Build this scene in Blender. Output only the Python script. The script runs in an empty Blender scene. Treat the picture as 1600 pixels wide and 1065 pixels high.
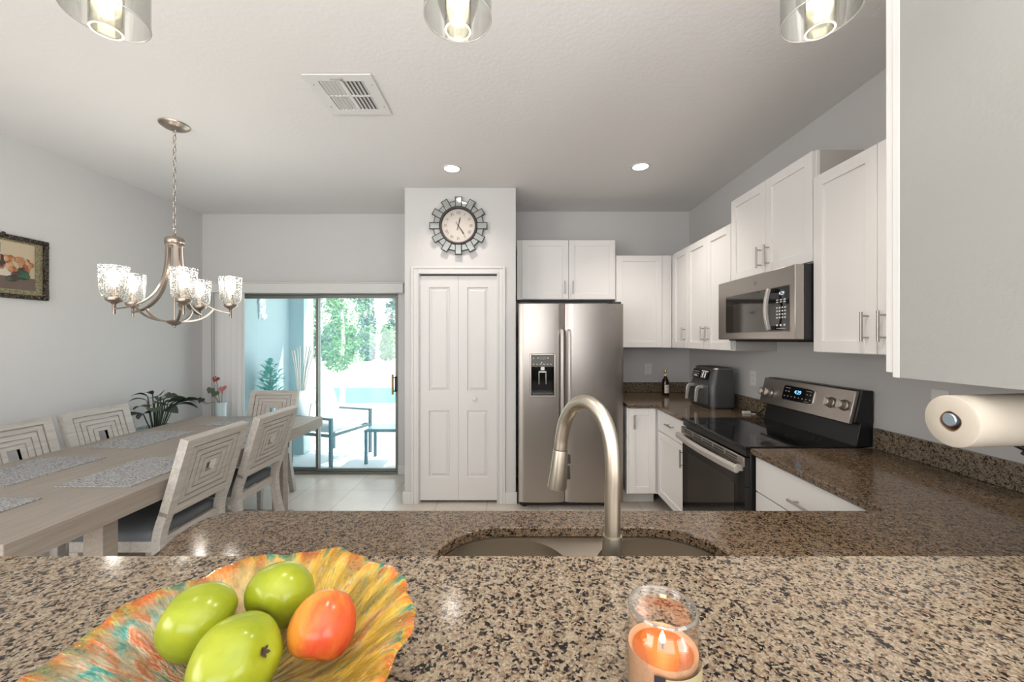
import bpy, math, random
from mathutils import Vector, Matrix
from mathutils.geometry import tessellate_polygon

R = math.radians
SC = bpy.context.scene
COL = SC.collection

# ------------------------------------------------------------------ camera
cam_d = bpy.data.cameras.new('camera')
cam = bpy.data.objects.new('camera', cam_d)
COL.objects.link(cam)
cam.location = (0, 0, 1.475)
cam.rotation_euler = (R(90), 0, 0)
cam_d.sensor_width = 36.0
cam_d.lens = 622.0 / 1600.0 * 36.0
cam_d.shift_x = -3.0 / 1600.0
cam_d.shift_y = -2.5 / 1600.0
cam_d.clip_start = 0.02
SC.camera = cam

# ------------------------------------------------------------------ view + world + lights
SC.view_settings.view_transform = 'Standard'
SC.view_settings.look = 'None'
SC.view_settings.gamma = 1.0
SC.view_settings.use_curve_mapping = False
SC.view_settings.exposure = 0.03

world = bpy.data.worlds.new('world')
SC.world = world
world.use_nodes = True
wn = world.node_tree
bg = wn.nodes['Background']
bg.inputs['Color'].default_value = (0.93, 0.965, 1.0, 1)
bg.inputs['Strength'].default_value = 3.8

def light(name, kind, loc, energy, color=(1, 1, 1), rot=(0, 0, 0), size=0.1, size_y=None, parent=None, **kw):
    d = bpy.data.lights.new(name, kind)
    d.energy = energy
    d.color = color
    if kind == 'AREA':
        d.size = size
        if size_y:
            d.shape = 'RECTANGLE'
            d.size_y = size_y
    elif kind in ('POINT', 'SPOT'):
        d.shadow_soft_size = size
    for k, v in kw.items():
        setattr(d, k, v)
    o = bpy.data.objects.new(name, d)
    COL.objects.link(o)
    o.location = loc
    o.rotation_euler = rot
    if parent:
        o.parent = parent
    return o

light('sun', 'SUN', (0, 8, 8), 11.0, (1.0, 0.97, 0.90), Vector((-0.45, -0.30, -0.75)).to_track_quat('-Z', 'Y').to_euler(), angle=R(1.0))
# unseen area lamps added behind the camera as fill, no windows built
light('rear_fill_light', 'AREA', (-0.7, -3.35, 1.55), 95, (0.98, 0.985, 1.0), (R(90), 0, 0), 3.6, 2.2)
light('side_fill_light', 'AREA', (1.80, -1.9, 1.5), 56, (0.97, 0.985, 1.0), (R(90), 0, R(90)), 2.2, 1.7)  # added to lift the left wall and the chair sides
light('left_fill_light', 'AREA', (-3.33, -1.5, 1.45), 80, (1.0, 0.965, 0.925), (R(90), 0, R(-90)), 2.2, 1.7)  # added to lift the right wall under the cabinets
# unseen upward fill added to brighten the ceiling and its bounce
light('bounce_fill_light', 'AREA', (0.5, -0.7, 1.8), 70, (1.0, 0.985, 0.965), (R(180), 0, 0), 2.4, 1.4)
WARM = (1.0, 0.93, 0.85)
RECESSED_AND_FILL = [(-0.496, 3.18), (1.0, 3.145), (1.0, 1.15)]  # the last one is an unseen fill lamp added over the kitchen
for rx, ry, rw in zip(*zip(*RECESSED_AND_FILL), (24, 44, 40)):
    light('recessed_and_fill_lamp', 'SPOT', (rx, ry, 2.80), rw, (1.0, 0.89, 0.79), (0, 0, 0), 0.06, spot_size=R(125), spot_blend=0.9)

# ------------------------------------------------------------------ materials
def mat(name, color=(0.8, 0.8, 0.8), rough=0.5, metal=0.0, spec=0.5, emit=None, emit_s=0.0, coat=0.0, trans=0.0, ior=1.45, sss=0.0):
    m = bpy.data.materials.new(name)
    m.use_nodes = True
    b = m.node_tree.nodes['Principled BSDF']
    b.inputs['Base Color'].default_value = (*color, 1)
    b.inputs['Roughness'].default_value = rough
    b.inputs['Metallic'].default_value = metal
    b.inputs['Specular IOR Level'].default_value = spec
    b.inputs['Coat Weight'].default_value = coat
    b.inputs['Transmission Weight'].default_value = trans
    b.inputs['IOR'].default_value = ior
    b.inputs['Subsurface Weight'].default_value = sss
    if emit:
        b.inputs['Emission Color'].default_value = (*emit, 1)
        b.inputs['Emission Strength'].default_value = emit_s
    return m

class N:
    """tiny node helper"""
    def __init__(s, m):
        s.t = m.node_tree
        s.b = s.t.nodes.get('Principled BSDF')
    def n(s, kind, **kw):
        x = s.t.nodes.new(kind)
        for k, v in kw.items():
            if k in x.inputs:
                x.inputs[k].default_value = v
            else:
                setattr(x, k, v)
        return x
    def l(s, a, ao, b, bi):
        s.t.links.new(a.outputs[ao], b.inputs[bi])
    def coords(s, scale=(1, 1, 1), kind='Object', rot=(0, 0, 0)):
        c = s.n('ShaderNodeTexCoord')
        m = s.n('ShaderNodeMapping')
        m.inputs['Scale'].default_value = scale
        m.inputs['Rotation'].default_value = rot
        s.l(c, kind, m, 'Vector')
        return m
    def ramp(s, stops, interp='LINEAR'):
        r = s.n('ShaderNodeValToRGB')
        e = r.color_ramp
        e.interpolation = interp
        while len(e.elements) > 1:
            e.elements.remove(e.elements[-1])
        e.elements[0].position = stops[0][0]
        e.elements[0].color = (*stops[0][1], 1)
        for p, c in stops[1:]:
            k = e.elements.new(p)
            k.color = (*c, 1)
        return r
    def bump(s, src, out, strength=0.1, dist=0.01):
        bp = s.n('ShaderNodeBump')
        bp.inputs['Strength'].default_value = strength
        bp.inputs['Distance'].default_value = dist
        s.l(src, out, bp, 'Height')
        s.l(bp, 'Normal', s.b, 'Normal')

def plaster(name, color, scale=90, strength=0.12):
    m = mat(name, color, 0.75, spec=0.25)
    k = N(m)
    c = k.coords()
    nz = k.n('ShaderNodeTexNoise', Scale=scale, Detail=3.0)
    k.l(c, 'Vector', nz, 'Vector')
    k.bump(nz, 'Fac', strength, 0.004)
    return m

M = {}
M['wall'] = plaster('wall_paint', (0.60, 0.596, 0.592))
M['ceiling'] = plaster('ceiling_paint', (0.76, 0.755, 0.75), 45, 0.25)
M['trim'] = mat('white_trim_paint', (0.66, 0.655, 0.645), 0.4)
M['cabinet'] = mat('white_cabinet_paint', (0.81, 0.80, 0.785), 0.38)
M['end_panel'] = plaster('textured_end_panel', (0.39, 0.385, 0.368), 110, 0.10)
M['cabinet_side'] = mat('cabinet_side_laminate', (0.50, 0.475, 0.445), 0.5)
M['white_plastic'] = mat('white_plastic', (0.80, 0.79, 0.76), 0.4)
M['black'] = mat('black_plastic', (0.015, 0.015, 0.016), 0.35)
M['black_glass'] = mat('black_glass', (0.008, 0.008, 0.009), 0.06, spec=0.6)
M['dark_slot'] = mat('dark_slot', (0.03, 0.03, 0.03), 0.7)
M['grey_slot'] = mat('grey_vent_interior', (0.22, 0.22, 0.22), 0.8)
M['white_mark'] = mat('white_marking', (0.75, 0.75, 0.72), 0.5)
M['numeral'] = mat('brown_grey_numeral', (0.13, 0.115, 0.10), 0.6)
M['burner'] = mat('burner_ring_print', (0.07, 0.068, 0.065), 0.3)
M['grey_mark'] = mat('grey_marking', (0.34, 0.32, 0.29), 0.5)
M['nickel'] = mat('brushed_nickel', (0.50, 0.48, 0.45), 0.32, 1.0)
M['chrome'] = mat('chrome', (0.75, 0.75, 0.75), 0.12, 1.0)
M['handle_metal'] = mat('handle_metal', (0.42, 0.405, 0.385), 0.33, 1.0)

def brushed(name, color, rough, axis_scale, amount=0.10):
    m = mat(name, color, rough, 1.0)
    k = N(m)
    c = k.coords(axis_scale)
    nz = k.n('ShaderNodeTexNoise', Scale=1.0, Detail=4.0)
    k.l(c, 'Vector', nz, 'Vector')
    mp = k.n('ShaderNodeMapRange')
    mp.inputs['To Min'].default_value = rough - amount
    mp.inputs['To Max'].default_value = rough + amount
    k.l(nz, 'Fac', mp, 'Value')
    k.l(mp, 'Result', k.b, 'Roughness')
    return m
M['steel'] = brushed('brushed_stainless', (0.36, 0.335, 0.312), 0.31, (3, 3, 420), 0.015)
M['steel_v'] = brushed('brushed_stainless_appliance', (0.43, 0.395, 0.365), 0.30, (420, 420, 3), 0.03)
M['satin'] = mat('satin_silver', (0.60, 0.575, 0.545), 0.42, 0.7)
M['knob'] = mat('warm_satin_knob', (0.52, 0.47, 0.42), 0.35, 0.8)
M['sink'] = mat('satin_sink_steel', (0.46, 0.41, 0.34), 0.36, 0.95)
M['faucet'] = mat('brushed_nickel_faucet', (0.53, 0.48, 0.40), 0.36, 1.0)
M['chandelier'] = mat('satin_nickel_bronze', (0.40, 0.34, 0.29), 0.32, 1.0)

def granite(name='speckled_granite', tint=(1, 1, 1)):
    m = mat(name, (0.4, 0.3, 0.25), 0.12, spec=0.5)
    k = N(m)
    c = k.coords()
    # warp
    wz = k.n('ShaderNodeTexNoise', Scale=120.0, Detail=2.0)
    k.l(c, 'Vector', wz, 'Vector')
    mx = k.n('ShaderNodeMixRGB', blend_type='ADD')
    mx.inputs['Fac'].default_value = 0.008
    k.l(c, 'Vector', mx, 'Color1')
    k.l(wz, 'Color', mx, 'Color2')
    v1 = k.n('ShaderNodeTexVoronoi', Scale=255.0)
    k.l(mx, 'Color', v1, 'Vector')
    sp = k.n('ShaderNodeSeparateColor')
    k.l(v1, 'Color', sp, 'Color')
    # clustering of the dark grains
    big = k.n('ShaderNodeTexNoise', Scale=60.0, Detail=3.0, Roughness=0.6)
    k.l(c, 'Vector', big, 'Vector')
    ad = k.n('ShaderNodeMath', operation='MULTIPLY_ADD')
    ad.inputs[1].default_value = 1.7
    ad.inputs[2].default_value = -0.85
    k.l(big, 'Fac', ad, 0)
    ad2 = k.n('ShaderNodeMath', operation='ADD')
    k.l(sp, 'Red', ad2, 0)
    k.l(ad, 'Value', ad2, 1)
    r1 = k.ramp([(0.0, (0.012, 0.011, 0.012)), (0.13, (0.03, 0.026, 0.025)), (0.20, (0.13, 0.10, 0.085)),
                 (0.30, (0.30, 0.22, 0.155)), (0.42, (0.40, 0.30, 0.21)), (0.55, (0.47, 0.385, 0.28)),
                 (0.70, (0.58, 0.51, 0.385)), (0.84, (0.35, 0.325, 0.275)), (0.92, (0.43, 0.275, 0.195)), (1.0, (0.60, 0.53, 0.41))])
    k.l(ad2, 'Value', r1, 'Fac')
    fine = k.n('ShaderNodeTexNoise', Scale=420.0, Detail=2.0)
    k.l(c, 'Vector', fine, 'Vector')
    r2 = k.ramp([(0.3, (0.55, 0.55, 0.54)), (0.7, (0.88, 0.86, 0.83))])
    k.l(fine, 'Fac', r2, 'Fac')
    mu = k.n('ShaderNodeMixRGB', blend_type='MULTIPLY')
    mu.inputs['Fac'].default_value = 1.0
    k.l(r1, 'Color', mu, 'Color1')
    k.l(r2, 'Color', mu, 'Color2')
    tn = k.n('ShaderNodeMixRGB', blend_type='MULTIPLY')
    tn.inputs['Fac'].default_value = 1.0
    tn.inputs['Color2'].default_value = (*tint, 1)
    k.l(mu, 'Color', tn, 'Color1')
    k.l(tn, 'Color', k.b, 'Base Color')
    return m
M['granite'] = granite('speckled_granite', (0.68, 0.65, 0.63))
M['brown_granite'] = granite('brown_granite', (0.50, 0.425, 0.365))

def tile():
    m = mat('beige_floor_tile', (0.62, 0.57, 0.51), 0.28)
    k = N(m)
    c = k.coords((1, 1, 1))
    c.inputs['Location'].default_value = (1.138 + 9.0, -3.887 + 9.0, 0)
    b = k.n('ShaderNodeTexBrick')
    b.offset = 0.0
    b.squash = 1.0
    b.inputs['Color1'].default_value = (0.66, 0.60, 0.535, 1)
    b.inputs['Color2'].default_value = (0.62, 0.565, 0.50, 1)
    b.inputs['Mortar'].default_value = (0.33, 0.30, 0.27, 1)
    b.inputs['Scale'].default_value = 1.0
    b.inputs['Mortar Size'].default_value = 0.0028
    b.inputs['Mortar Smooth'].default_value = 0.1
    b.inputs['Brick Width'].default_value = 0.45
    b.inputs['Row Height'].default_value = 0.45
    k.l(c, 'Vector', b, 'Vector')
    nz = k.n('ShaderNodeTexNoise', Scale=6.0, Detail=6.0)
    k.l(c, 'Vector', nz, 'Vector')
    r = k.ramp([(0.3, (0.93, 0.93, 0.93)), (0.7, (1.05, 1.04, 1.03))])
    k.l(nz, 'Fac', r, 'Fac')
    mu = k.n('ShaderNodeMixRGB', blend_type='MULTIPLY')
    mu.inputs['Fac'].default_value = 1.0
    k.l(b, 'Color', mu, 'Color1')
    k.l(r, 'Color', mu, 'Color2')
    k.l(mu, 'Color', k.b, 'Base Color')
    return m
M['tile'] = tile()

def wood(name, dark, light_, scale=(3, 60, 60), rough=0.5):
    m = mat(name, light_, rough)
    k = N(m)
    c = k.coords(scale)
    nz = k.n('ShaderNodeTexNoise', Scale=1.0, Detail=6.0, Roughness=0.65)
    k.l(c, 'Vector', nz, 'Vector')
    r = k.ramp([(0.3, dark), (0.7, light_)])
    k.l(nz, 'Fac', r, 'Fac')
    k.l(r, 'Color', k.b, 'Base Color')
    k.bump(nz, 'Fac', 0.05, 0.002)
    return m
M['table_wood'] = wood('greige_table_oak', (0.265, 0.225, 0.185), (0.36, 0.315, 0.27), (70, 3, 70), 0.42)
M['chair_wood'] = wood('weathered_chair_oak', (0.37, 0.34, 0.305), (0.52, 0.49, 0.45), (6, 60, 60), 0.5)
M['block_wood'] = wood('knife_block_wood', (0.25, 0.14, 0.07), (0.40, 0.25, 0.13), (60, 60, 4), 0.45)
M['seat'] = mat('slate_seat_fabric', (0.135, 0.15, 0.165), 0.85)

def weave():
    m = mat('woven_placemat', (0.4, 0.4, 0.4), 0.85)
    k = N(m)
    c = k.coords((1, 1, 1))
    v = k.n('ShaderNodeTexVoronoi', Scale=250.0)
    c.inputs['Scale'].default_value = (0.55, 1.0, 1.0)
    k.l(c, 'Vector', v, 'Vector')
    sp = k.n('ShaderNodeSeparateColor')
    k.l(v, 'Color', sp, 'Color')
    r = k.ramp([(0.0, (0.13, 0.13, 0.14)), (0.22, (0.20, 0.20, 0.205)), (0.4, (0.32, 0.32, 0.32)), (0.75, (0.40, 0.395, 0.39)), (1.0, (0.48, 0.475, 0.47))])
    k.l(sp, 'Red', r, 'Fac')
    k.l(r, 'Color', k.b, 'Base Color')
    k.bump(v, 'Distance', 0.35, 0.003)
    return m
M['placemat'] = weave()

def thin_glass(name, tint=(1, 1, 1), refl=0.08, rough=0.02, ridge=None, glare=None):
    """architectural glass: straight-through transmission plus a fresnel mirror"""
    m = bpy.data.materials.new(name)
    m.use_nodes = True
    t = m.node_tree
    t.nodes.clear()
    o = t.nodes.new('ShaderNodeOutputMaterial')
    tr = t.nodes.new('ShaderNodeBsdfTransparent')
    tr.inputs['Color'].default_value = (*tint, 1)
    gl = t.nodes.new('ShaderNodeBsdfGlossy')
    gl.inputs['Roughness'].default_value = rough
    lw = t.nodes.new('ShaderNodeLayerWeight')
    lw.inputs['Blend'].default_value = 0.35
    mp = t.nodes.new('ShaderNodeMapRange')
    mp.inputs['To Min'].default_value = refl * 0.5
    mp.inputs['To Max'].default_value = min(1.0, refl * 6)
    t.links.new(lw.outputs['Fresnel'], mp.inputs['Value'])
    mx = t.nodes.new('ShaderNodeMixShader')
    t.links.new(mp.outputs['Result'], mx.inputs['Fac'])
    t.links.new(tr.outputs[0], mx.inputs[1])
    t.links.new(gl.outputs[0], mx.inputs[2])
    last = mx
    if ridge:
        c = t.nodes.new('ShaderNodeTexCoord')
        nz = t.nodes.new('ShaderNodeTexVoronoi')
        nz.inputs['Scale'].default_value = ridge[0]
        t.links.new(c.outputs['Object'], nz.inputs['Vector'])
        r = t.nodes.new('ShaderNodeValToRGB')
        r.color_ramp.elements[0].position = ridge[1]
        r.color_ramp.elements[0].color = (1, 1, 1, 1)
        r.color_ramp.elements[1].position = ridge[1] + 0.08
        r.color_ramp.elements[1].color = (0, 0, 0, 1)
        t.links.new(nz.outputs['Distance'], r.inputs['Fac'])
        df = t.nodes.new('ShaderNodeBsdfTranslucent')
        df.inputs['Color'].default_value = (0.95, 0.95, 0.92, 1)
        m2 = t.nodes.new('ShaderNodeMixShader')
        mm = t.nodes.new('ShaderNodeMath')
        mm.operation = 'MULTIPLY'
        mm.inputs[1].default_value = ridge[2]
        t.links.new(r.outputs['Color'], mm.inputs[0])
        t.links.new(mm.outputs[0], m2.inputs['Fac'])
        t.links.new(mx.outputs[0], m2.inputs[1])
        t.links.new(df.outputs[0], m2.inputs[2])
        last = m2
    if glare:
        df = t.nodes.new('ShaderNodeBsdfTranslucent')
        df.inputs['Color'].default_value = (*glare[1], 1)
        m3 = t.nodes.new('ShaderNodeMixShader')
        m3.inputs['Fac'].default_value = glare[0]
        t.links.new(last.outputs[0], m3.inputs[1])
        t.links.new(df.outputs[0], m3.inputs[2])
        last = m3
    t.links.new(last.outputs[0], o.inputs['Surface'])
    return m
M['door_glass'] = thin_glass('patio_door_glass', (0.955, 0.982, 0.985), 0.05, glare=(0.055, (0.30, 0.78, 1.0)))  # cyan translucent mix puts veiling daylight glare into the pane
M['clear_glass'] = thin_glass('clear_glass', (0.975, 0.98, 0.975), 0.06)
M['pendant_glass'] = thin_glass('clear_pendant_glass', (0.985, 0.985, 0.97), 0.10)
M['seedy_glass'] = thin_glass('seeded_glass', (0.96, 0.96, 0.95), 0.07, 0.08, (120, 0.32, 0.38))
M['bubble_glass'] = thin_glass('bubble_glass', (0.93, 0.92, 0.85), 0.12, 0.05, (260, 0.20, 0.10))
M['rimg'] = mat('polished_glass_rim', (0.72, 0.72, 0.69), 0.12, spec=0.6, trans=0.5)
M['jar_lip'] = mat('jar_lip_glass', (0.62, 0.60, 0.56), 0.1, spec=0.6, trans=0.8)
M['bulb'] = mat('lit_bulb', (1, 1, 1), 0.4, emit=(1.0, 0.93, 0.82), emit_s=9.0)
M['led'] = mat('lit_led_disc', (1, 1, 1), 0.4, emit=(1.0, 0.96, 0.86), emit_s=9.0)
M['downlight'] = mat('lit_downlight', (1, 1, 1), 0.4, emit=(1.0, 0.95, 0.86), emit_s=8.0)
M['display'] = mat('lit_blue_digits', (0.1, 0.4, 0.7), 0.4, emit=(0.22, 0.66, 1.0), emit_s=1.4)
M['display_white'] = mat('lit_white_digits', (0.6, 0.65, 0.7), 0.4, emit=(0.75, 0.85, 1.0), emit_s=0.8)
M['edge_glow'] = mat('tube_edge_glow', (0.9, 0.9, 0.85), 0.3, emit=(1.0, 0.96, 0.86), emit_s=0.7)  # emission painted on the tube edge in place of light from the LED
M['flame'] = mat('candle_flame', (1, 0.7, 0.3), 0.5, emit=(1.0, 0.62, 0.20), emit_s=12.0)
M['bronze_frame'] = mat('grey_bronze_aluminium', (0.20, 0.205, 0.19), 0.45, 0.4)
M['gold_wood'] = mat('gold_wood_pull', (0.42, 0.25, 0.09), 0.45)
M['blind'] = mat('pvc_blind_vane', (0.66, 0.655, 0.65), 0.5)
M['mirror'] = mat('antique_mirror', (0.62, 0.66, 0.66), 0.08, 1.0)
M['clock_frame'] = mat('dark_clock_metal', (0.055, 0.05, 0.05), 0.4, 0.5)
M['clock_face'] = mat('cream_clock_face', (0.47, 0.435, 0.40), 0.6)
M['fridge_side'] = mat('dark_grey_case', (0.05, 0.05, 0.052), 0.5)
M['dispenser_grey'] = mat('dispenser_panel', (0.10, 0.10, 0.085), 0.3)
M['fryer'] = mat('grey_fryer_shell', (0.085, 0.088, 0.09), 0.38, 0.3)
M['bottle'] = mat('dark_bottle_glass', (0.02, 0.008, 0.006), 0.08, spec=0.6)
M['label'] = mat('cream_label', (0.60, 0.58, 0.53), 0.6)
M['gold'] = mat('gold_foil', (0.62, 0.42, 0.16), 0.35, 0.8)
M['paper'] = mat('paper_towel', (0.60, 0.54, 0.455), 0.9)
M['card'] = mat('cardboard_core', (0.22, 0.13, 0.07), 0.8)
M['pot_teal'] = mat('pale_teal_glaze', (0.36, 0.47, 0.47), 0.3)
M['vase_blue'] = mat('pale_blue_glaze', (0.52, 0.62, 0.66), 0.2)
M['leaf_dark'] = mat('dark_glossy_leaf', (0.030, 0.050, 0.032), 0.35)
M['leaf_mid'] = mat('mid_green_leaf', (0.065, 0.095, 0.055), 0.4)
M['stem'] = mat('olive_stem', (0.12, 0.13, 0.08), 0.6)
M['soil'] = mat('dark_soil', (0.03, 0.022, 0.018), 0.9)
M['red_flower'] = mat('dusky_red_spathe', (0.24, 0.045, 0.045), 0.3)
M['pink_flower'] = mat('rose_red_spathe', (0.42, 0.11, 0.11), 0.3)
M['blue_metal'] = mat('brushed_cap', (0.45, 0.52, 0.60), 0.35, 0.8)  # even bluish metal tone
# outdoors
M['stucco'] = plaster('pale_stucco', (0.36, 0.45, 0.49), 60, 0.5)
M['patio'] = plaster('patio_concrete', (0.62, 0.66, 0.68), 20, 0.1)
M['cushion'] = mat('white_outdoor_cushion', (0.86, 0.85, 0.84), 0.9)
M['dark_frame'] = mat('dark_patio_metal', (0.05, 0.065, 0.07), 0.5, 0.3)
M['table_glass'] = mat('frosted_table_glass', (0.10, 0.25, 0.27), 0.25)
M['reed'] = mat('pale_reed', (0.50, 0.42, 0.34), 0.8)
M['green_leaf'] = mat('bright_green_leaf', (0.11, 0.24, 0.085), 0.6)
M['dark_green_leaf'] = mat('teal_shrub_leaf', (0.07, 0.36, 0.24), 0.5)  # even teal-green leaf colour
M['hedge_leaf'] = mat('hedge_leaf', (0.14, 0.24, 0.10), 0.7)
M['hedge_leaf2'] = mat('grey_green_leaf', (0.15, 0.215, 0.175), 0.7)
M['bark'] = mat('pale_bark', (0.55, 0.50, 0.44), 0.9)
M['water'] = mat('green_pond_water', (0.04, 0.25, 0.15), 0.35)

def noisy(name, a, b, scale, rough=0.9):
    m = mat(name, a, rough)
    k = N(m)
    c = k.coords()
    nz = k.n('ShaderNodeTexNoise', Scale=scale, Detail=5.0)
    k.l(c, 'Vector', nz, 'Vector')
    r = k.ramp([(0.35, a), (0.65, b)])
    k.l(nz, 'Fac', r, 'Fac')
    k.l(r, 'Color', k.b, 'Base Color')
    return m
M['dry_grass'] = noisy('dry_bank_sand', (0.56, 0.50, 0.38), (0.66, 0.62, 0.52), 4)
M['gravel'] = noisy('pale_gravel', (0.30, 0.29, 0.26), (0.66, 0.63, 0.58), 60)

def apple_mat(name, stops, streak=0.5):
    m = mat(name, stops[0][1], 0.22, spec=0.5)
    k = N(m)
    c = k.coords((3, 3, 0.9))
    nz = k.n('ShaderNodeTexNoise', Scale=9.0, Detail=5.0, Roughness=0.6)
    k.l(c, 'Vector', nz, 'Vector')
    c2 = k.coords((1, 1, 1))
    gr = k.n('ShaderNodeSeparateXYZ')
    k.l(c2, 'Vector', gr, 'Vector')
    ma = k.n('ShaderNodeMath', operation='MULTIPLY_ADD')
    ma.inputs[1].default_value = streak * 10
    k.l(gr, 'X', ma, 0)
    k.l(nz, 'Fac', ma, 2)
    r = k.ramp(stops)
    k.l(ma, 'Value', r, 'Fac')
    k.l(r, 'Color', k.b, 'Base Color')
    return m
M['green_apple'] = apple_mat('green_apple_skin', [(0.25, (0.20, 0.25, 0.010)), (0.55, (0.275, 0.315, 0.016)), (0.8, (0.35, 0.38, 0.038))], 0.2)
M['red_apple'] = apple_mat('orange_red_apple_skin', [(0.22, (0.58, 0.29, 0.04)), (0.42, (0.58, 0.20, 0.03)), (0.56, (0.54, 0.095, 0.025)), (0.75, (0.48, 0.04, 0.02))], 0.55)

def bowl_mat():
    m = mat('mottled_art_glass', (0.7, 0.5, 0.2), 0.07, spec=0.6, coat=0.5)
    k = N(m)
    c = k.coords()
    s = k.n('ShaderNodeSeparateXYZ')
    k.l(c, 'Vector', s, 'Vector')
    at = k.n('ShaderNodeMath', operation='ARCTAN2')
    k.l(s, 'Y', at, 0)
    k.l(s, 'X', at, 1)
    ln = k.n('ShaderNodeVectorMath', operation='LENGTH')
    k.l(c, 'Vector', ln, 0)
    cb = k.n('ShaderNodeCombineXYZ')
    m1 = k.n('ShaderNodeMath', operation='MULTIPLY'); m1.inputs[1].default_value = 6.0
    k.l(at, 'Value', m1, 0)
    m2 = k.n('ShaderNodeMath', operation='MULTIPLY'); m2.inputs[1].default_value = 15.0
    k.l(ln, 'Value', m2, 0)
    k.l(m1, 'Value', cb, 'X')
    k.l(m2, 'Value', cb, 'Y')
    def streak(scale, dist, stops, seed):
        mp = k.n('ShaderNodeMapping')
        mp.inputs['Location'].default_value = (seed, seed * 1.7, seed * 0.3)
        k.l(cb, 'Vector', mp, 'Vector')
        nz = k.n('ShaderNodeTexNoise', Scale=scale, Detail=5.0, Roughness=0.6, Distortion=dist)
        k.l(mp, 'Vector', nz, 'Vector')
        r = k.ramp(stops)
        k.l(nz, 'Fac', r, 'Fac')
        return r, nz
    sand = (0.42, 0.34, 0.20)
    # amber half and mixed half, each a mottle of coloured frit
    warm, nz = streak(1.5, 0.6, [(0.30, (0.05, 0.22, 0.12)), (0.37, (0.40, 0.34, 0.08)), (0.44, (0.58, 0.36, 0.03)), (0.54, (0.66, 0.42, 0.05)), (0.60, (0.50, 0.40, 0.20)), (0.64, (0.60, 0.20, 0.02)), (0.72, (0.62, 0.44, 0.16))], 3.1)
    mixed, _ = streak(1.6, 0.7, [(0.28, (0.02, 0.13, 0.10)), (0.38, (0.07, 0.30, 0.25)), (0.43, (0.22, 0.38, 0.31)), (0.47, sand), (0.54, (0.50, 0.42, 0.29)), (0.58, (0.55, 0.25, 0.13)), (0.64, (0.58, 0.13, 0.03)), (0.70, (0.5, 0.42, 0.28))], 7.7)
    ma = k.n('ShaderNodeMath', operation='MULTIPLY_ADD'); ma.inputs[1].default_value = 4.5; ma.inputs[2].default_value = 0.40
    ad = k.n('ShaderNodeMath', operation='ADD')
    k.l(s, 'X', ad, 0); k.l(s, 'Y', ad, 1)
    k.l(ad, 'Value', ma, 0)
    ma.use_clamp = True
    mu = k.n('ShaderNodeMixRGB', blend_type='MIX')
    k.l(ma, 'Value', mu, 'Fac')
    k.l(mixed, 'Color', mu, 'Color1')
    k.l(warm, 'Color', mu, 'Color2')
    # band of stronger colour at the rim
    rim, _ = streak(1.1, 0.3, [(0.34, (0.01, 0.16, 0.11)), (0.42, (0.05, 0.26, 0.15)), (0.46, (0.62, 0.36, 0.02)), (0.52, (0.66, 0.20, 0.02)), (0.58, (0.60, 0.10, 0.01)), (0.63, (0.64, 0.42, 0.03)), (0.7, (0.1, 0.3, 0.2))], 12.3)
    rm = k.n('ShaderNodeMapRange')
    rm.inputs['From Min'].default_value = 0.172
    rm.inputs['From Max'].default_value = 0.192
    k.l(ln, 'Value', rm, 'Value')
    mr = k.n('ShaderNodeMixRGB', blend_type='MIX')
    k.l(rm, 'Result', mr, 'Fac')
    k.l(mu, 'Color', mr, 'Color1')
    k.l(rim, 'Color', mr, 'Color2')
    k.l(mr, 'Color', k.b, 'Base Color')
    nb = k.n('ShaderNodeTexNoise', Scale=6.0, Detail=3.0)
    k.l(cb, 'Vector', nb, 'Vector')
    k.bump(nb, 'Fac', 0.7, 0.006)
    # clear glass between the frit
    t = m.node_tree
    out = t.nodes['Material Output']
    tr = t.nodes.new('ShaderNodeBsdfTransparent')
    tr.inputs['Color'].default_value = (0.93, 0.88, 0.74, 1)
    mx = t.nodes.new('ShaderNodeMixShader')
    cl = k.n('ShaderNodeTexNoise', Scale=1.2, Detail=3.0)
    k.l(cb, 'Vector', cl, 'Vector')
    cr = k.ramp([(0.40, (0.05, 0.05, 0.05)), (0.60, (0.66, 0.66, 0.66))])
    k.l(cl, 'Fac', cr, 'Fac')
    t.links.new(cr.outputs['Color'], mx.inputs['Fac'])
    t.links.new(k.b.outputs[0], mx.inputs[1])
    t.links.new(tr.outputs[0], mx.inputs[2])
    t.links.new(mx.outputs[0], out.inputs['Surface'])
    return m
M['bowl'] = bowl_mat()
M['wax'] = mat('peach_wax', (0.60, 0.33, 0.19), 0.4, sss=0.2)
M['wax_pool'] = mat('melted_orange_wax', (0.50, 0.115, 0.008), 0.5)
M['wick'] = mat('burnt_wick', (0.05, 0.03, 0.02), 0.9)
M['jar_label'] = mat('olive_jar_label', (0.34, 0.28, 0.15), 0.6)
M['jar_label_dark'] = mat('dark_jar_label', (0.02, 0.018, 0.025), 0.5)
M['ornate'] = None

def ornate():
    m = mat('ornate_dark_bronze', (0.08, 0.06, 0.05), 0.35, 0.6)
    k = N(m)
    c = k.coords()
    v = k.n('ShaderNodeTexVoronoi', Scale=90.0)
    k.l(c, 'Vector', v, 'Vector')
    r = k.ramp([(0.0, (0.30, 0.23, 0.15)), (0.4, (0.08, 0.06, 0.05)), (0.8, (0.02, 0.017, 0.015))])
    k.l(v, 'Distance', r, 'Fac')
    k.l(r, 'Color', k.b, 'Base Color')
    k.bump(v, 'Distance', 0.9, 0.01)
    return m
M['ornate'] = ornate()
M['liner'] = noisy('mossy_gold_liner', (0.10, 0.10, 0.05), (0.32, 0.28, 0.17), 120, 0.6)

# ------------------------------------------------------------------ mesh builder
def frame_from(d):
    d = d.normalized()
    up = Vector((0, 0, 1)) if abs(d.z) < 0.95 else Vector((1, 0, 0))
    x = up.cross(d).normalized()
    return x, d.cross(x).normalized()

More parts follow.
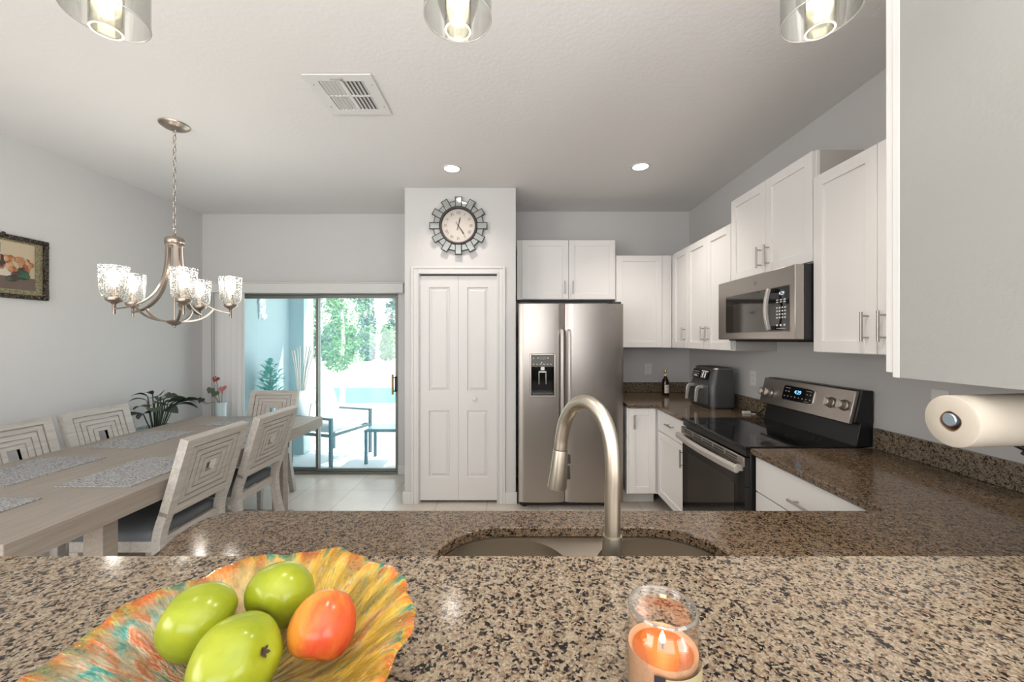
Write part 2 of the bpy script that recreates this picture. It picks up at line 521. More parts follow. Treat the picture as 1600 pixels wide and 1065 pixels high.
class MB:
    def __init__(s):
        s.v, s.f, s.fm = [], [], []
        s.T = Matrix.Identity(4)
        s.mi = 0
    def add(s, vs, fs):
        o = len(s.v)
        flip = s.T.determinant() < 0
        s.v += [tuple(s.T @ Vector(p)) for p in vs]
        for f in fs:
            g = [o + i for i in f]
            s.f.append(g[::-1] if flip else g)
            s.fm.append(s.mi)
        return s
    def box(s, x0, x1, y0, y1, z0, z1):
        if x0 > x1: x0, x1 = x1, x0
        if y0 > y1: y0, y1 = y1, y0
        if z0 > z1: z0, z1 = z1, z0
        v = [(x0, y0, z0), (x1, y0, z0), (x1, y1, z0), (x0, y1, z0), (x0, y0, z1), (x1, y0, z1), (x1, y1, z1), (x0, y1, z1)]
        return s.add(v, [(0, 3, 2, 1), (4, 5, 6, 7), (0, 1, 5, 4), (1, 2, 6, 5), (2, 3, 7, 6), (3, 0, 4, 7)])
    def hexa(s, v):
        return s.add(v, [(0, 3, 2, 1), (4, 5, 6, 7), (0, 1, 5, 4), (1, 2, 6, 5), (2, 3, 7, 6), (3, 0, 4, 7)])
    def prism(s, poly, z0, z1):
        """poly counter-clockwise in xy"""
        n = len(poly)
        v = [(x, y, z0) for x, y in poly] + [(x, y, z1) for x, y in poly]
        fs = [tuple(range(n))[::-1], tuple(range(n, 2 * n))]
        fs += [(i, (i + 1) % n, n + (i + 1) % n, n + i) for i in range(n)]
        return s.add(v, fs)
    def plate(s, outer, holes, z0, z1):
        """flat slab with holes; outer ccw, holes cw"""
        loops = [outer] + holes
        flat = [p for l in loops for p in l]
        n = len(flat)
        tri = tessellate_polygon([[Vector((x, y, 0)) for x, y in l] for l in loops])
        v = [(x, y, z0) for x, y in flat] + [(x, y, z1) for x, y in flat]
        fs = []
        for a, b, c in tri:
            pa, pb, pc = flat[a], flat[b], flat[c]
            if (pb[0] - pa[0]) * (pc[1] - pa[1]) - (pb[1] - pa[1]) * (pc[0] - pa[0]) < 0:
                b, c = c, b
            fs.append((a + n, b + n, c + n))
            fs.append((c, b, a))
        o = 0
        for l in loops:
            k = len(l)
            fs += [(o + i, o + (i + 1) % k, n + o + (i + 1) % k, n + o + i) for i in range(k)]
            o += k
        return s.add(v, fs)
    def lathe(s, prof, seg=32, c=(0, 0, 0), close=False, fn=None):
        v, fs = [], []
        n = len(prof)
        for i in range(seg):
            a = 2 * math.pi * i / seg
            for r, z in prof:
                q = (r, z) if fn is None else fn(r, z, a)
                v.append((c[0] + q[0] * math.cos(a), c[1] + q[0] * math.sin(a), c[2] + q[1]))
        for i in range(seg):
            j = (i + 1) % seg
            for k in range(n - 1):
                fs.append((i * n + k, j * n + k, j * n + k + 1, i * n + k + 1))
        if close:
            for k, rev in ((0, True), (n - 1, False)):
                if prof[k][0] > 1e-6:
                    ring = [i * n + k for i in range(seg)]
                    fs.append(tuple(ring[::-1] if rev else ring))
        return s.add(v, fs)
    def cyl(s, p0, p1, r0, r1=None, seg=20):
        return s.tube([p0, p1], [r0, r0 if r1 is None else r1], seg)
    def tube(s, pts, r, seg=12, caps=True, prof=None, loop=False, up=None):
        pts = [Vector(p) for p in pts]
        n = len(pts)
        rr = r if isinstance(r, (list, tuple)) else [r] * n
        if prof is None:
            prof = [(math.cos(2 * math.pi * i / seg), math.sin(2 * math.pi * i / seg)) for i in range(seg)]
        k = len(prof)
        v, fs = [], []
        x = None
        for i, p in enumerate(pts):
            if loop:
                d = pts[(i + 1) % n] - pts[i - 1]
            elif i == 0:
                d = pts[1] - pts[0]
            elif i == n - 1:
                d = pts[-1] - pts[-2]
            else:
                d = (pts[i + 1] - p).normalized() + (p - pts[i - 1]).normalized()
            d = d.normalized()
            if up is not None:
                x = Vector(up).cross(d).normalized()
                y = d.cross(x)
            elif x is None:
                x, y = frame_from(d)
            else:
                x = (x - d * x.dot(d)).normalized()
                y = d.cross(x)
            for a, b in prof:
                v.append(p + x * (a * rr[i]) + y * (b * rr[i]))
        m = n if loop else n - 1
        for i in range(m):
            j = (i + 1) % n
            for q in range(k):
                w = (q + 1) % k
                fs.append((i * k + q, i * k + w, j * k + w, j * k + q))
        if caps and not loop:
            fs.append(tuple(range(k))[::-1])
            fs.append(tuple(range((n - 1) * k, n * k)))
        return s.add([tuple(q) for q in v], fs)
    def ball(s, c, r, seg=20, rings=12, sc=(1, 1, 1)):
        prof = [(math.sin(math.pi * i / rings), -math.cos(math.pi * i / rings)) for i in range(rings + 1)]
        v, fs = [], []
        for i in range(seg):
            a = 2 * math.pi * i / seg
            for q, z in prof:
                v.append((c[0] + r * sc[0] * q * math.cos(a), c[1] + r * sc[1] * q * math.sin(a), c[2] + r * sc[2] * z))
        n = rings + 1
        for i in range(seg):
            j = (i + 1) % seg
            for k in range(rings):
                fs.append((i * n + k, j * n + k, j * n + k + 1, i * n + k + 1))
        return s.add(v, fs)
    def torus(s, c, Rr, r, seg=32, sub=8, axis='z'):
        pts = []
        for i in range(seg):
            a = 2 * math.pi * i / seg
            u, w = Rr * math.cos(a), Rr * math.sin(a)
            pts.append({'z': (c[0] + u, c[1] + w, c[2]), 'y': (c[0] + u, c[1], c[2] + w), 'x': (c[0], c[1] + u, c[2] + w)}[axis])
        return s.tube(pts, r, sub, loop=True)
    def text(s, body, size, T, depth=0.0008, align='CENTER'):
        """lettering in the xy plane of T"""
        cu = bpy.data.curves.new('lettering', 'FONT')
        cu.body = body
        cu.size = size
        cu.align_x = align
        cu.align_y = 'CENTER'
        cu.extrude = depth
        cu.resolution_u = 2
        o = bpy.data.objects.new('lettering', cu)
        COL.objects.link(o)
        dg = bpy.context.evaluated_depsgraph_get()
        me = o.evaluated_get(dg).to_mesh()
        old = s.T
        s.T = old @ T
        s.add([tuple(v.co) for v in me.vertices], [tuple(p.vertices) for p in me.polygons])
        s.T = old
        o.evaluated_get(dg).to_mesh_clear()
        bpy.data.objects.remove(o)
        bpy.data.curves.remove(cu)
        return s
    def leaf(s, base, tip, width, droop=0.3, n=6, twist=0.0, fold=0.15):
        """a pointed leaf blade bent from base to tip"""
        b, t = Vector(base), Vector(tip)
        d = t - b
        L = d.length
        side = d.cross(Vector((0, 0, 1)))
        side = side.normalized() if side.length > 1e-5 else Vector((1, 0, 0))
        side = Matrix.Rotation(twist, 3, d.normalized()) @ side
        nrm = side.cross(d).normalized()
        v, fs = [], []
        for i in range(n + 1):
            u = i / n
            w = width * 0.5 * math.sin(math.pi * min(1, u * 0.94 + 0.05)) ** 0.75
            c = b + d * u + nrm * (droop * L * math.sin(math.pi * u) * 0.5)
            v += [tuple(c - side * w + nrm * fold * w), tuple(c), tuple(c + side * w + nrm * fold * w)]
        for i in range(n):
            for j in (0, 1):
                a = i * 3 + j
                fs.append((a, a + 1, a + 4, a + 3))
        return s.add(v, fs)
    def mesh(s, name, mats, smooth):
        me = bpy.data.meshes.new(name)
        me.from_pydata(s.v, [], s.f)
        for m in (mats if isinstance(mats, (list, tuple)) else [mats]):
            me.materials.append(m)
        for p, i in zip(me.polygons, s.fm):
            p.material_index = i
            p.use_smooth = smooth
        me.update()
        return me
    def build(s, name, mats, parent=None, smooth=False, bevel=0.0, seg=2, world=False, loc=None, rot=None, subsurf=0, angle=35):
        if parent is not None and world:
            p = parent.location.copy()
            q = parent.parent
            while q is not None:
                p += q.location
                q = q.parent
            s.v = [(a - p.x, b - p.y, c - p.z) for a, b, c in s.v]
        me = s.mesh(name, mats, smooth or bevel > 0)
        o = bpy.data.objects.new(name, me)
        COL.objects.link(o)
        if parent is not None:
            o.parent = parent
        if loc is not None:
            o.location = loc
        if rot is not None:
            o.rotation_euler = rot
        if bevel > 0:
            bv = o.modifiers.new('bevel', 'BEVEL')
            bv.width = bevel
            bv.segments = seg
            bv.limit_method = 'ANGLE'
            bv.angle_limit = R(40)
        if subsurf:
            ss = o.modifiers.new('subsurf', 'SUBSURF')
            ss.levels = ss.render_levels = subsurf
        if smooth or bevel > 0:
            me.set_sharp_from_angle(angle=R(angle))
        return o

def rrect(x0, x1, y0, y1, r, n=6):
    """rounded rectangle, ccw; r may be a list for the corners (x1y0, x1y1, x0y1, x0y0)"""
    rs = r if isinstance(r, (list, tuple)) else [r] * 4
    out = []
    for (cx, cy, sx, sy, a0), rr in zip(((x1, y0, -1, 1, -90), (x1, y1, -1, -1, 0), (x0, y1, 1, -1, 90), (x0, y0, 1, 1, 180)), rs):
        for i in range(n + 1):
            a = R(a0 + 90.0 * i / n)
            out.append((cx + sx * rr + rr * math.cos(a), cy + sy * rr + rr * math.sin(a)))
    return out

def bez(p0, p1, p2, p3, n=12):
    p0, p1, p2, p3 = map(Vector, (p0, p1, p2, p3))
    return [tuple(p0 * (1 - t) ** 3 + p1 * 3 * t * (1 - t) ** 2 + p2 * 3 * t * t * (1 - t) + p3 * t ** 3) for t in [i / n for i in range(n + 1)]]

def smoothpath(pts, n=6):
    """Catmull-Rom through the points"""
    P = [Vector(p) for p in pts]
    P = [P[0] * 2 - P[1]] + P + [P[-1] * 2 - P[-2]]
    out = []
    for i in range(1, len(P) - 2):
        for k in range(n):
            t = k / n
            a, b, c, d = P[i - 1], P[i], P[i + 1], P[i + 2]
            out.append(0.5 * ((2 * b) + (c - a) * t + (2 * a - 5 * b + 4 * c - d) * t * t + (3 * b - a - 3 * c + d) * t ** 3))
    out.append(P[-2])
    return [tuple(p) for p in out]

# ------------------------------------------------------------------ scene tree
def tag(o, label=None, cat=None, group=None, kind=None):
    if label: o['label'] = label
    if cat: o['category'] = cat
    if group: o['group'] = group
    if kind: o['kind'] = kind
    return o

def thing(name, label, cat, loc=(0, 0, 0), rz=0.0, group=None, kind=None):
    o = bpy.data.objects.new(name, None)
    o.empty_display_size = 0.05
    COL.objects.link(o)
    o.location = loc
    o.rotation_euler = (0, 0, rz)
    return tag(o, label, cat, group, kind)

def struct(name, mb, m, **kw):
    return tag(mb.build(name, m, **kw), kind='structure')

def copy_tree(o, parent=None):
    c = o.copy()
    COL.objects.link(c)
    if parent is not None:
        c.parent = parent
    for ch in list(o.children):
        copy_tree(ch, c)
    return c

H = 2.84
XL, XR = -3.40, 1.875
YBL, YBR = 4.343, 4.256     # dining back wall, kitchen back wall
YP = 3.575                  # pantry front
YN = 0.56                   # wall between the kitchen and the photographer

# ------------------------------------------------------------------ the setting
struct('floor', MB().box(XL, XR, -3.5, 4.52, -0.05, 0), M['tile'])
struct('ceiling', MB().box(XL - 0.1, XR + 0.1, -3.6, 4.52, H, H + 0.1), M['ceiling'])
struct('wall_left', MB().box(XL - 0.12, XL, -3.6, 4.5, 0, H), M['wall'])
struct('wall_right', MB().box(XR, XR + 0.12, -3.6, 4.5, 0, H), M['wall'])
struct('wall_rear', MB().box(XL, XR, -3.6, -3.5, 0, H), M['wall'])
DX0, DX1, DZ1 = -3.08, -1.262, 1.985
w = MB()
w.box(XL, DX0, YBL, YBL + 0.15, 0, H).box(DX1, -0.95, YBL, YBL + 0.15, 0, H).box(DX0, DX1, YBL, YBL + 0.15, DZ1, H)
struct('wall_back', w, M['wall'])
struct('wall_kitchen', MB().box(0.017, XR, YBR, YBR + 0.2, 0, H), M['wall'])
# pantry closet: walls round the folding door
PX0, PX1 = -0.983, 0.017
ox0, ox1, oz = -0.852, -0.146, 2.062
w = MB()
w.plate([(PX0, 0), (ox0, 0), (ox0, oz), (ox1, oz), (ox1, 0), (PX1, 0), (PX1, H), (PX0, H)], [], -YP - 0.115, -YP)
w.v = [(x, -z, y) for x, y, z in w.v]
w.box(PX0, PX0 + 0.115, YP + 0.115, YBL + 0.02, 0, H).box(PX1 - 0.115, PX1, YP + 0.115, YBL + 0.02, 0, H)
struct('wall_pantry', w, M['wall'], bevel=0.006)
# pony wall that carries the raised bar, and the full-height wall at its right end
struct('wall_pony', MB().box(-1.10, 1.06, YN, 0.69, 0, 1.035), M['wall'])
struct('wall_near', MB().box(1.06, XR, YN, 0.69, 0, H), M['wall'])
b = MB()
b.box(XL, XL + 0.014, -3.4, YBL, 0, 0.11)
struct('baseboard_left', b, M['trim'], bevel=0.004)
b = MB()
b.box(XL + 0.014, DX0, YBL - 0.014, YBL, 0, 0.11).box(DX1 + 0.0, PX0, YBL - 0.014, YBL, 0, 0.11)
struct('baseboard_back', b, M['trim'], bevel=0.004)
b = MB()
b.box(PX0 - 0.014, -0.92, YP - 0.014, YP, 0, 0.11).box(-0.088, PX1 + 0.012, YP - 0.014, YP, 0, 0.11)
b.box(PX0 - 0.014, PX0, YP, YBL - 0.014, 0, 0.11)
struct('baseboard_pantry', b, M['trim'], bevel=0.004)

# ---- pantry casing + folding door
c = MB()
y0 = YP - 0.018
for a0, a1, d in ((-0.920, -0.900, 0.018), (-0.900, -0.865, 0.012), (-0.865, -0.852, 0.016)):
    c.box(a0, a1, YP - d, YP, 0, 2.062 + (-0.852 - a0))
for a0, a1, d in ((-0.098, -0.078, 0.018), (-0.133, -0.098, 0.012), (-0.146, -0.133, 0.016)):
    c.box(a0, a1, YP - d, YP, 0, 2.062 + (a1 + 0.146))
for a0, a1, d in ((2.062, 2.075, 0.016), (2.075, 2.110, 0.012), (2.110, 2.130, 0.018)):
    k = a0 - 2.062
    c.box(-0.852 - k, -0.146 + k, YP - d, YP, a0, a1)
c.box(ox0, ox0 + 0.008, YP, YP + 0.115, 0, oz).box(ox1 - 0.008, ox1, YP, YP + 0.115, 0, oz)
struct('trim_1', c, M['trim'], bevel=0.003)

def raised_leaf(mb, x0, x1, z0, z1, yf, th, panels):
    """door leaf facing -y with moulded raised panels"""
    xs = sorted({x0, x1} | {p[0] for p in panels} | {p[1] for p in panels})
    zs = sorted({z0, z1} | {p[2] for p in panels} | {p[3] for p in panels})
    holes = {(p[0], p[2]) for p in panels}
    for i in range(len(xs) - 1):
        for j in range(len(zs) - 1):
            if (xs[i], zs[j]) in holes:
                continue
            mb.add([(xs[i], yf, zs[j]), (xs[i + 1], yf, zs[j]), (xs[i + 1], yf, zs[j + 1]), (xs[i], yf, zs[j + 1])], [(0, 1, 2, 3)])
    for a, b_, c_, d in panels:
        steps = [(0, 0), (0.007, 0.012), (0.012, 0.012), (0.034, 0.002)]
        for (i0, d0), (i1, d1) in zip(steps, steps[1:]):
            o = [(a + i0, yf + d0, c_ + i0), (b_ - i0, yf + d0, c_ + i0), (b_ - i0, yf + d0, d - i0), (a + i0, yf + d0, d - i0)]
            n = [(a + i1, yf + d1, c_ + i1), (b_ - i1, yf + d1, c_ + i1), (b_ - i1, yf + d1, d - i1), (a + i1, yf + d1, d - i1)]
            mb.add(o + n, [(k, (k + 1) % 4, 4 + (k + 1) % 4, 4 + k) for k in range(4)])
        i1, d1 = steps[-1]
        mb.add([(a + i1, yf + d1, c_ + i1), (b_ - i1, yf + d1, c_ + i1), (b_ - i1, yf + d1, d - i1), (a + i1, yf + d1, d - i1)], [(0, 1, 2, 3)])
    yb = yf + th
    mb.add([(x0, yf, z0), (x1, yf, z0), (x1, yf, z1), (x0, yf, z1), (x0, yb, z0), (x1, yb, z0), (x1, yb, z1), (x0, yb, z1)],
           [(0, 4, 5, 1), (1, 5, 6, 2), (2, 6, 7, 3), (3, 7, 4, 0), (5, 4, 7, 6)])
    return mb

pd = tag(thing('door_1', None, None, (-0.499, YP, 0)), kind='structure')
PXS = [(-0.844, -0.502), (-0.500, -0.154)]
for (a, b_) in PXS:
    mid = (a + b_) / 2
    lf = raised_leaf(MB(), a, b_, 0.027, 2.046, YP + 0.012, 0.032, [(mid - 0.094, mid + 0.094, 1.008, 1.945), (mid - 0.094, mid + 0.094, 0.235, 0.833)])
    o = lf.build('door_leaf', M['trim'], pd, world=True)
    if a > -0.51:
        kn = MB()
        kn.T = Matrix.Translation((-0.355, YP + 0.012, 0.938)) @ Matrix.Rotation(R(90), 4, 'X')
        kn.lathe([(0.0, 0.0), (0.009, 0.0), (0.008, 0.012), (0.014, 0.018), (0.018, 0.026), (0.014, 0.033), (0.0, 0.035)], 20)
        kn.build('knob', M['trim'], o, world=True, smooth=True)
MB().box(ox0 + 0.008, ox1 - 0.008, YP + 0.02, YP + 0.05, 2.05, 2.061).build('track', M['black'], pd, world=True)
MB().box(ox0 + 0.008, ox1 - 0.008, YP + 0.10, YP + 0.11, 0.0, 2.061).build('backing', M['dark_slot'], pd, world=True)

# ---- sliding patio door
sd = tag(thing('door_2', None, None, (-2.17, YBL, 0)), kind='structure')
f = MB()
f.box(DX0, DX1, YBL + 0.01, YBL + 0.11, DZ1 - 0.022, DZ1).box(DX0, DX1, YBL + 0.01, YBL + 0.11, 0, 0.022)
f.box(DX1 - 0.014, DX1, YBL + 0.01, YBL + 0.11, 0.022, DZ1 - 0.022).box(DX0, DX0 + 0.02, YBL + 0.01, YBL + 0.11, 0.022, DZ1 - 0.022)
f.build('door_frame', M['bronze_frame'], sd, world=True, bevel=0.003)
def sash(x0, x1, y, lo=0.022):
    s = MB()
    s.box(x0, x0 + 0.028, y, y + 0.03, lo, DZ1 - 0.022).box(x1 - 0.026, x1, y, y + 0.03, lo, DZ1 - 0.022)
    s.box(x0 + 0.028, x1 - 0.026, y, y + 0.03, lo, lo + 0.036).box(x0 + 0.028, x1 - 0.026, y, y + 0.03, DZ1 - 0.058, DZ1 - 0.022)
    o = s.build('sash', M['bronze_frame'], sd, world=True, bevel=0.003)
    MB().box(x0 + 0.026, x1 - 0.024, y + 0.012, y + 0.018, lo + 0.034, DZ1 - 0.056).build('pane', M['door_glass'], o, world=True)
    return o
s1 = sash(DX0 + 0.02, -2.150, YBL + 0.065)
s2 = sash(-2.178, DX1 - 0.014, YBL + 0.028)
hx = -1.318
h = MB().box(hx - 0.010, hx + 0.010, YBL - 0.030, YBL - 0.008, 0.875, 1.095)
h.build('pull', M['gold_wood'], s2, world=True, bevel=0.004)
h = MB().box(hx + 0.012, hx + 0.038, YBL + 0.016, YBL + 0.028, 0.90, 1.07)
h.box(hx - 0.006, hx + 0.034, YBL - 0.010, YBL + 0.020, 0.905, 0.918).box(hx - 0.006, hx + 0.034, YBL - 0.010, YBL + 0.020, 1.052, 1.065)
h.build('pull_bracket', M['black'], s2, world=True, bevel=0.002)

# ---- vertical blinds stacked at the left of the patio door
vb = thing('vertical_blind', 'white vertical blind drawn open, its vanes stacked left of the sliding glass door', 'blind', (-2.2, YBL - 0.08, 0))
v = MB().box(-3.245, -1.185, YBL - 0.100, YBL - 0.012, 1.974, 2.072)
v.box(-3.252, -1.178, YBL - 0.106, YBL - 0.012, 2.072, 2.084)
v.build('valance', M['trim'], vb, world=True, bevel=0.004)
for i in range(9):
    x = -3.185 + i * 0.030
    s = MB()
    a = R(22 if i % 2 else 30)
    wv = 0.030 if i < 8 else 0.028
    dx, dy = wv * math.cos(a), wv * math.sin(a)
    n = 5
    prof = []
    for k in range(n + 1):
        t = k / n * 2 - 1
        prof.append((x + dx * t * 0.9, YBL - 0.055 + dy * t * 1.1 + 0.004 * (1 - t * t)))
    poly = prof + [(p[0] + 0.001, p[1] + 0.003) for p in prof[::-1]]
    s.prism(poly, 0.04, 1.974)
    s.build('vane', M['blind'], vb, world=True, smooth=True)
s = MB().prism([(-2.936, YBL - 0.060), (-2.902, YBL - 0.064), (-2.899, YBL - 0.058), (-2.936, YBL - 0.052)], 0.04, 1.974)
s.build('vane', M['trim'], vb, world=True)
for dx, nm in ((-0.036, 'wand'), (-0.012, 'pull_cord')):
    MB().cyl((-3.18 + dx, YBL - 0.11, 1.972), (-3.18 + dx + 0.012, YBL - 0.115, 0.42), 0.005, seg=8).build(nm, M['grey_mark'], vb, world=True, smooth=True)

# ------------------------------------------------------------------ cabinets
def shaker(x0, x1, z0, z1, th=0.02, st=0.057):
    """recessed-panel front, outer face at y = -th, back at y = 0"""
    m = MB()
    m.box(x0, x0 + st, -th, 0, z0, z1).box(x1 - st, x1, -th, 0, z0, z1)
    m.box(x0 + st, x1 - st, -th, 0, z0, z0 + st).box(x0 + st, x1 - st, -th, 0, z1 - st, z1)
    m.box(x0 + st - 0.001, x1 - st + 0.001, -th + 0.009, -0.001, z0 + st - 0.001, z1 - st + 0.001)
    return m

def slab_front(x0, x1, z0, z1, th=0.02):
    return MB().box(x0, x1, -th, 0, z0, z1)

def pull(x, z, L, vert, y=-0.02):
    m = MB()
    off = 0.032
    k = 0.36 * L
    if vert:
        m.cyl((x, y - off, z - L / 2), (x, y - off, z + L / 2), 0.006, seg=12)
        for s in (-k, k):
            m.cyl((x, y, z + s), (x, y - off, z + s), 0.004, seg=8)
    else:
        m.cyl((x - L / 2, y - off, z), (x + L / 2, y - off, z), 0.006, seg=12)
        for s in (-k, k):
            m.cyl((x + s, y, z), (x + s, y - off, z), 0.004, seg=8)
    return m

def cabinet(name, label, cat, loc, rz, W, D, z0, z1, fronts, group=None, toe=False, side=None, filler=None):
    """front plane at local y=0, body behind it; fronts: (kind, x0, x1, z0, z1, pull or None)"""
    t = thing(name, label, cat, loc, rz, group)
    m = MB()
    if toe:
        m.box(0, W, 0.0, D, z0 + 0.13, z1).box(0, W, 0.15, D, z0, z0 + 0.13)
    else:
        m.box(0, W, 0.0195, D, z0, z1)
        ff = MB().box(0, W, 0, 0.019, z0, z1)
        for (a, b_, c, d) in filler or []:
            ff.box(a, b_, -0.004, 0.01, c, d)
        ff.build('face_frame', M['cabinet'], t, bevel=0.0015)
    m.build('body', side or (M['cabinet'] if toe else M['cabinet_side']), t, bevel=0.0015)
    for kind, a, b_, c, d, p in fronts:
        mb = shaker(a, b_, c, d) if kind == 'door' else slab_front(a, b_, c, d)
        o = mb.build('door' if kind == 'door' else 'drawer', M['cabinet'], t, bevel=0.0015)
        if p:
            pull(*p).build('handle', M['handle_metal'], o, smooth=True)
    return t

UG = 'white upper cabinets along the kitchen walls'
g = 0.002
# above the fridge (front plane at Y 3.946, doors reach 3.926)
FY = 3.946
x0 = 0.030
cabinet('wall_cabinet', 'white two-door shaker cabinet directly above the fridge', 'cabinet', (x0, FY, 0), 0, 0.975, YBR - FY - 0.002, 1.868, 2.457,
        [('door', 0.052, 0.506, 1.872, 2.453, (0.470, 1.985, 0.125, True)), ('door', 0.512, 0.968, 1.872, 2.453, (0.550, 1.985, 0.125, True))], UG)
# right of the fridge, shorter cabinet
cabinet('wall_cabinet', 'white single-door shaker cabinet between the fridge cabinet and the corner', 'cabinet', (1.008, FY, 0), 0, 0.556, YBR - FY - 0.002, 1.393, 2.305,
        [('door', 0.006, 0.452, 1.397, 2.301, (0.040, 1.51, 0.125, True))], UG, filler=[(0.456, 0.534, 1.393, 2.305)])
# right wall, local x runs towards the camera
RX = 1.565
def right_cab(label, ya, yb, z0, z1, fr, name='wall_cabinet', **kw):
    return cabinet(name, label, 'cabinet', (RX, ya, 0), R(-90), ya - yb, XR - RX - 0.002, z0, z1, fr, UG, **kw)
right_cab('narrow white corner cabinet door at the far end of the right wall', 3.940, 3.549, 1.393, 2.305,
          [('door', 0.075, 0.392, 1.397, 2.301, (0.348, 1.52, 0.125, True))])
right_cab('white two-door shaker cabinet left of the microwave, over the air fryer', 3.547, 2.838, 1.393, 2.305,
          [('door', 0.004, 0.352, 1.397, 2.301, (0.312, 1.52, 0.125, True)), ('door', 0.357, 0.705, 1.397, 2.301, (0.395, 1.52, 0.125, True))])
right_cab('raised white two-door cabinet mounted above the microwave', 2.836, 2.060, 1.876, 2.456,
          [('door', 0.004, 0.385, 1.880, 2.452, (0.350, 1.985, 0.13, True)), ('door', 0.390, 0.772, 1.880, 2.452, (0.426, 1.985, 0.13, True))])
right_cab('tall white two-door shaker cabinet right of the microwave', 2.057, 1.335, 1.408, 2.312,
          [('door', 0.004, 0.360, 1.412, 2.308, (0.322, 1.53, 0.13, True)), ('door', 0.365, 0.718, 1.412, 2.308, (0.402, 1.53, 0.13, True))])
# cabinet hung on the near wall, seen from its end
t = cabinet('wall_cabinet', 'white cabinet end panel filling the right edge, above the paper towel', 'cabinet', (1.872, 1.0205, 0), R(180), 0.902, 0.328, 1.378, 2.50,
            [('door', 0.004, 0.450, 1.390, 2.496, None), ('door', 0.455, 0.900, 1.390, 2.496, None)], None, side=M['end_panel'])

BG = 'white base cabinets under the granite counters'
# base cabinets
cabinet('base_cabinet', 'slim white base cabinet door just right of the fridge', 'cabinet', (0.985, 3.470, 0), 0, 0.285, YBR - 3.47 - 0.004, 0, 0.883,
        [('door', 0.012, 0.243, 0.140, 0.876, (0.052, 0.765, 0.125, True))], BG, toe=True)
BX = 1.262
cabinet('base_cabinet', 'white base cabinet with drawer over a door, left of the oven', 'cabinet', (BX, 3.466, 0), R(-90), 0.626, XR - BX - 0.004, 0, 0.883,
        [('drawer', 0.03, 0.620, 0.698, 0.872, (0.33, 0.792, 0.13, False)), ('door', 0.03, 0.620, 0.140, 0.692, (0.565, 0.605, 0.13, True))], BG, toe=True)
cabinet('base_cabinet', 'white drawer base cabinet right of the oven under the granite', 'cabinet', (BX, 2.050, 0), R(-90), 0.745, XR - BX - 0.004, 0, 0.883,
        [('drawer', 0.006, 0.739, 0.700, 0.872, (0.372, 0.765, 0.17, False)), ('drawer', 0.006, 0.739, 0.425, 0.694, None), ('drawer', 0.006, 0.739, 0.140, 0.419, None)], BG, toe=True)
# sink base: panels only, so that the bowls hang free inside
t = thing('base_cabinet', 'white base cabinet under the sink, its doors towards the fridge', 'cabinet', (-0.93, 1.285, 0), 0, BG)
m = MB().box(0, 2.14, -0.02, 0, 0.13, 0.883).box(0, 0.02, -0.585, -0.02, 0.0, 0.883).box(2.12, 2.14, -0.585, -0.02, 0, 0.883).box(0.02, 2.12, -0.08, -0.06, 0, 0.13)
m.build('body', M['cabinet'], t)
for a in (0.02, 0.36, 0.72, 1.08, 1.44):
    d = shaker(a, a + 0.335, 0.14, 0.876)
    d.v = [(x, -y, z) for x, y, z in d.v]
    d.f = [q[::-1] for q in d.f]
    d.build('door', M['cabinet'], t)

# ------------------------------------------------------------------ granite
ZC0, ZC1 = 0.884, 0.914
CE = 1.2187
def arc(cx, cy, r, a0, a1, n=8):
    return [(cx + r * math.cos(R(a0 + (a1 - a0) * i / n)), cy + r * math.sin(R(a0 + (a1 - a0) * i / n))) for i in range(n + 1)]
EX = 0.075
left_end = [(-0.975, 1.215), (-0.968, 1.25), (-0.948, 1.283), (-0.915, 1.302), (-0.870, 1.307)]
outer = [(-0.93, 0.692), (XR - 0.001, 0.692), (XR - 0.001, 2.054)] + [(CE, 2.054)] + [(CE, 1.307 + 0.012), (CE - 0.012, 1.307)] + left_end[::-1] + [(-0.970, 1.14), (-0.945, 1.06), (-0.93, 0.98)]
cut = rrect(-0.205, 0.565, 0.865, 1.19, [0.12, 0.175, 0.175, 0.12], 10)[::-1]
wt = thing('worktop', 'speckled brown granite worktop holding the sink and running along the right wall', 'countertop', (0.45, 1.0, ZC0))
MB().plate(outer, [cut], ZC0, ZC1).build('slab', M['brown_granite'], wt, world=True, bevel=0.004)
tag(MB().box(-0.010, 0.010, -0.677, 0.677, 0, 0.104).build('backsplash', M['granite'], bevel=0.002, loc=(XR - 0.0115, 1.377, ZC1 + 0.0005)), 'long low granite backsplash on the right wall under the paper towel', 'backsplash')
wt2 = thing('worktop', 'granite corner worktop beside the fridge under the air fryer', 'countertop', (1.5, 3.8, ZC0))
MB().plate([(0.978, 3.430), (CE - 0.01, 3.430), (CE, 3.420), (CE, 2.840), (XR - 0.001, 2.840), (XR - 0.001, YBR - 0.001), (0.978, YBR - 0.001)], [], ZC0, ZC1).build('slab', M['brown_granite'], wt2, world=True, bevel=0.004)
b = MB().box(0.978, XR - 0.022, YBR - 0.021, YBR - 0.001, ZC1, 1.018).box(XR - 0.021, XR - 0.001, 2.840, YBR - 0.001, ZC1, 1.018)
b.v = [(x - 1.5, y - 3.8, z - ZC1) for x, y, z in b.v]
tag(b.build('backsplash', M['granite'], bevel=0.002, loc=(1.5, 3.8, ZC1 + 0.0005)), 'short granite backsplash in the corner behind bottle and air fryer', 'backsplash')
bt = tag(MB().plate(rrect(-1.20, 1.06, 0.22, 0.745, [0.02, 0.02, 0.03, 0.03]), [], -0.015, 0.015).build('bar_top', M['granite'], bevel=0.004, loc=(0, 0, 1.055)),
         'raised speckled granite bar top across the foreground under the fruit bowl', 'countertop')

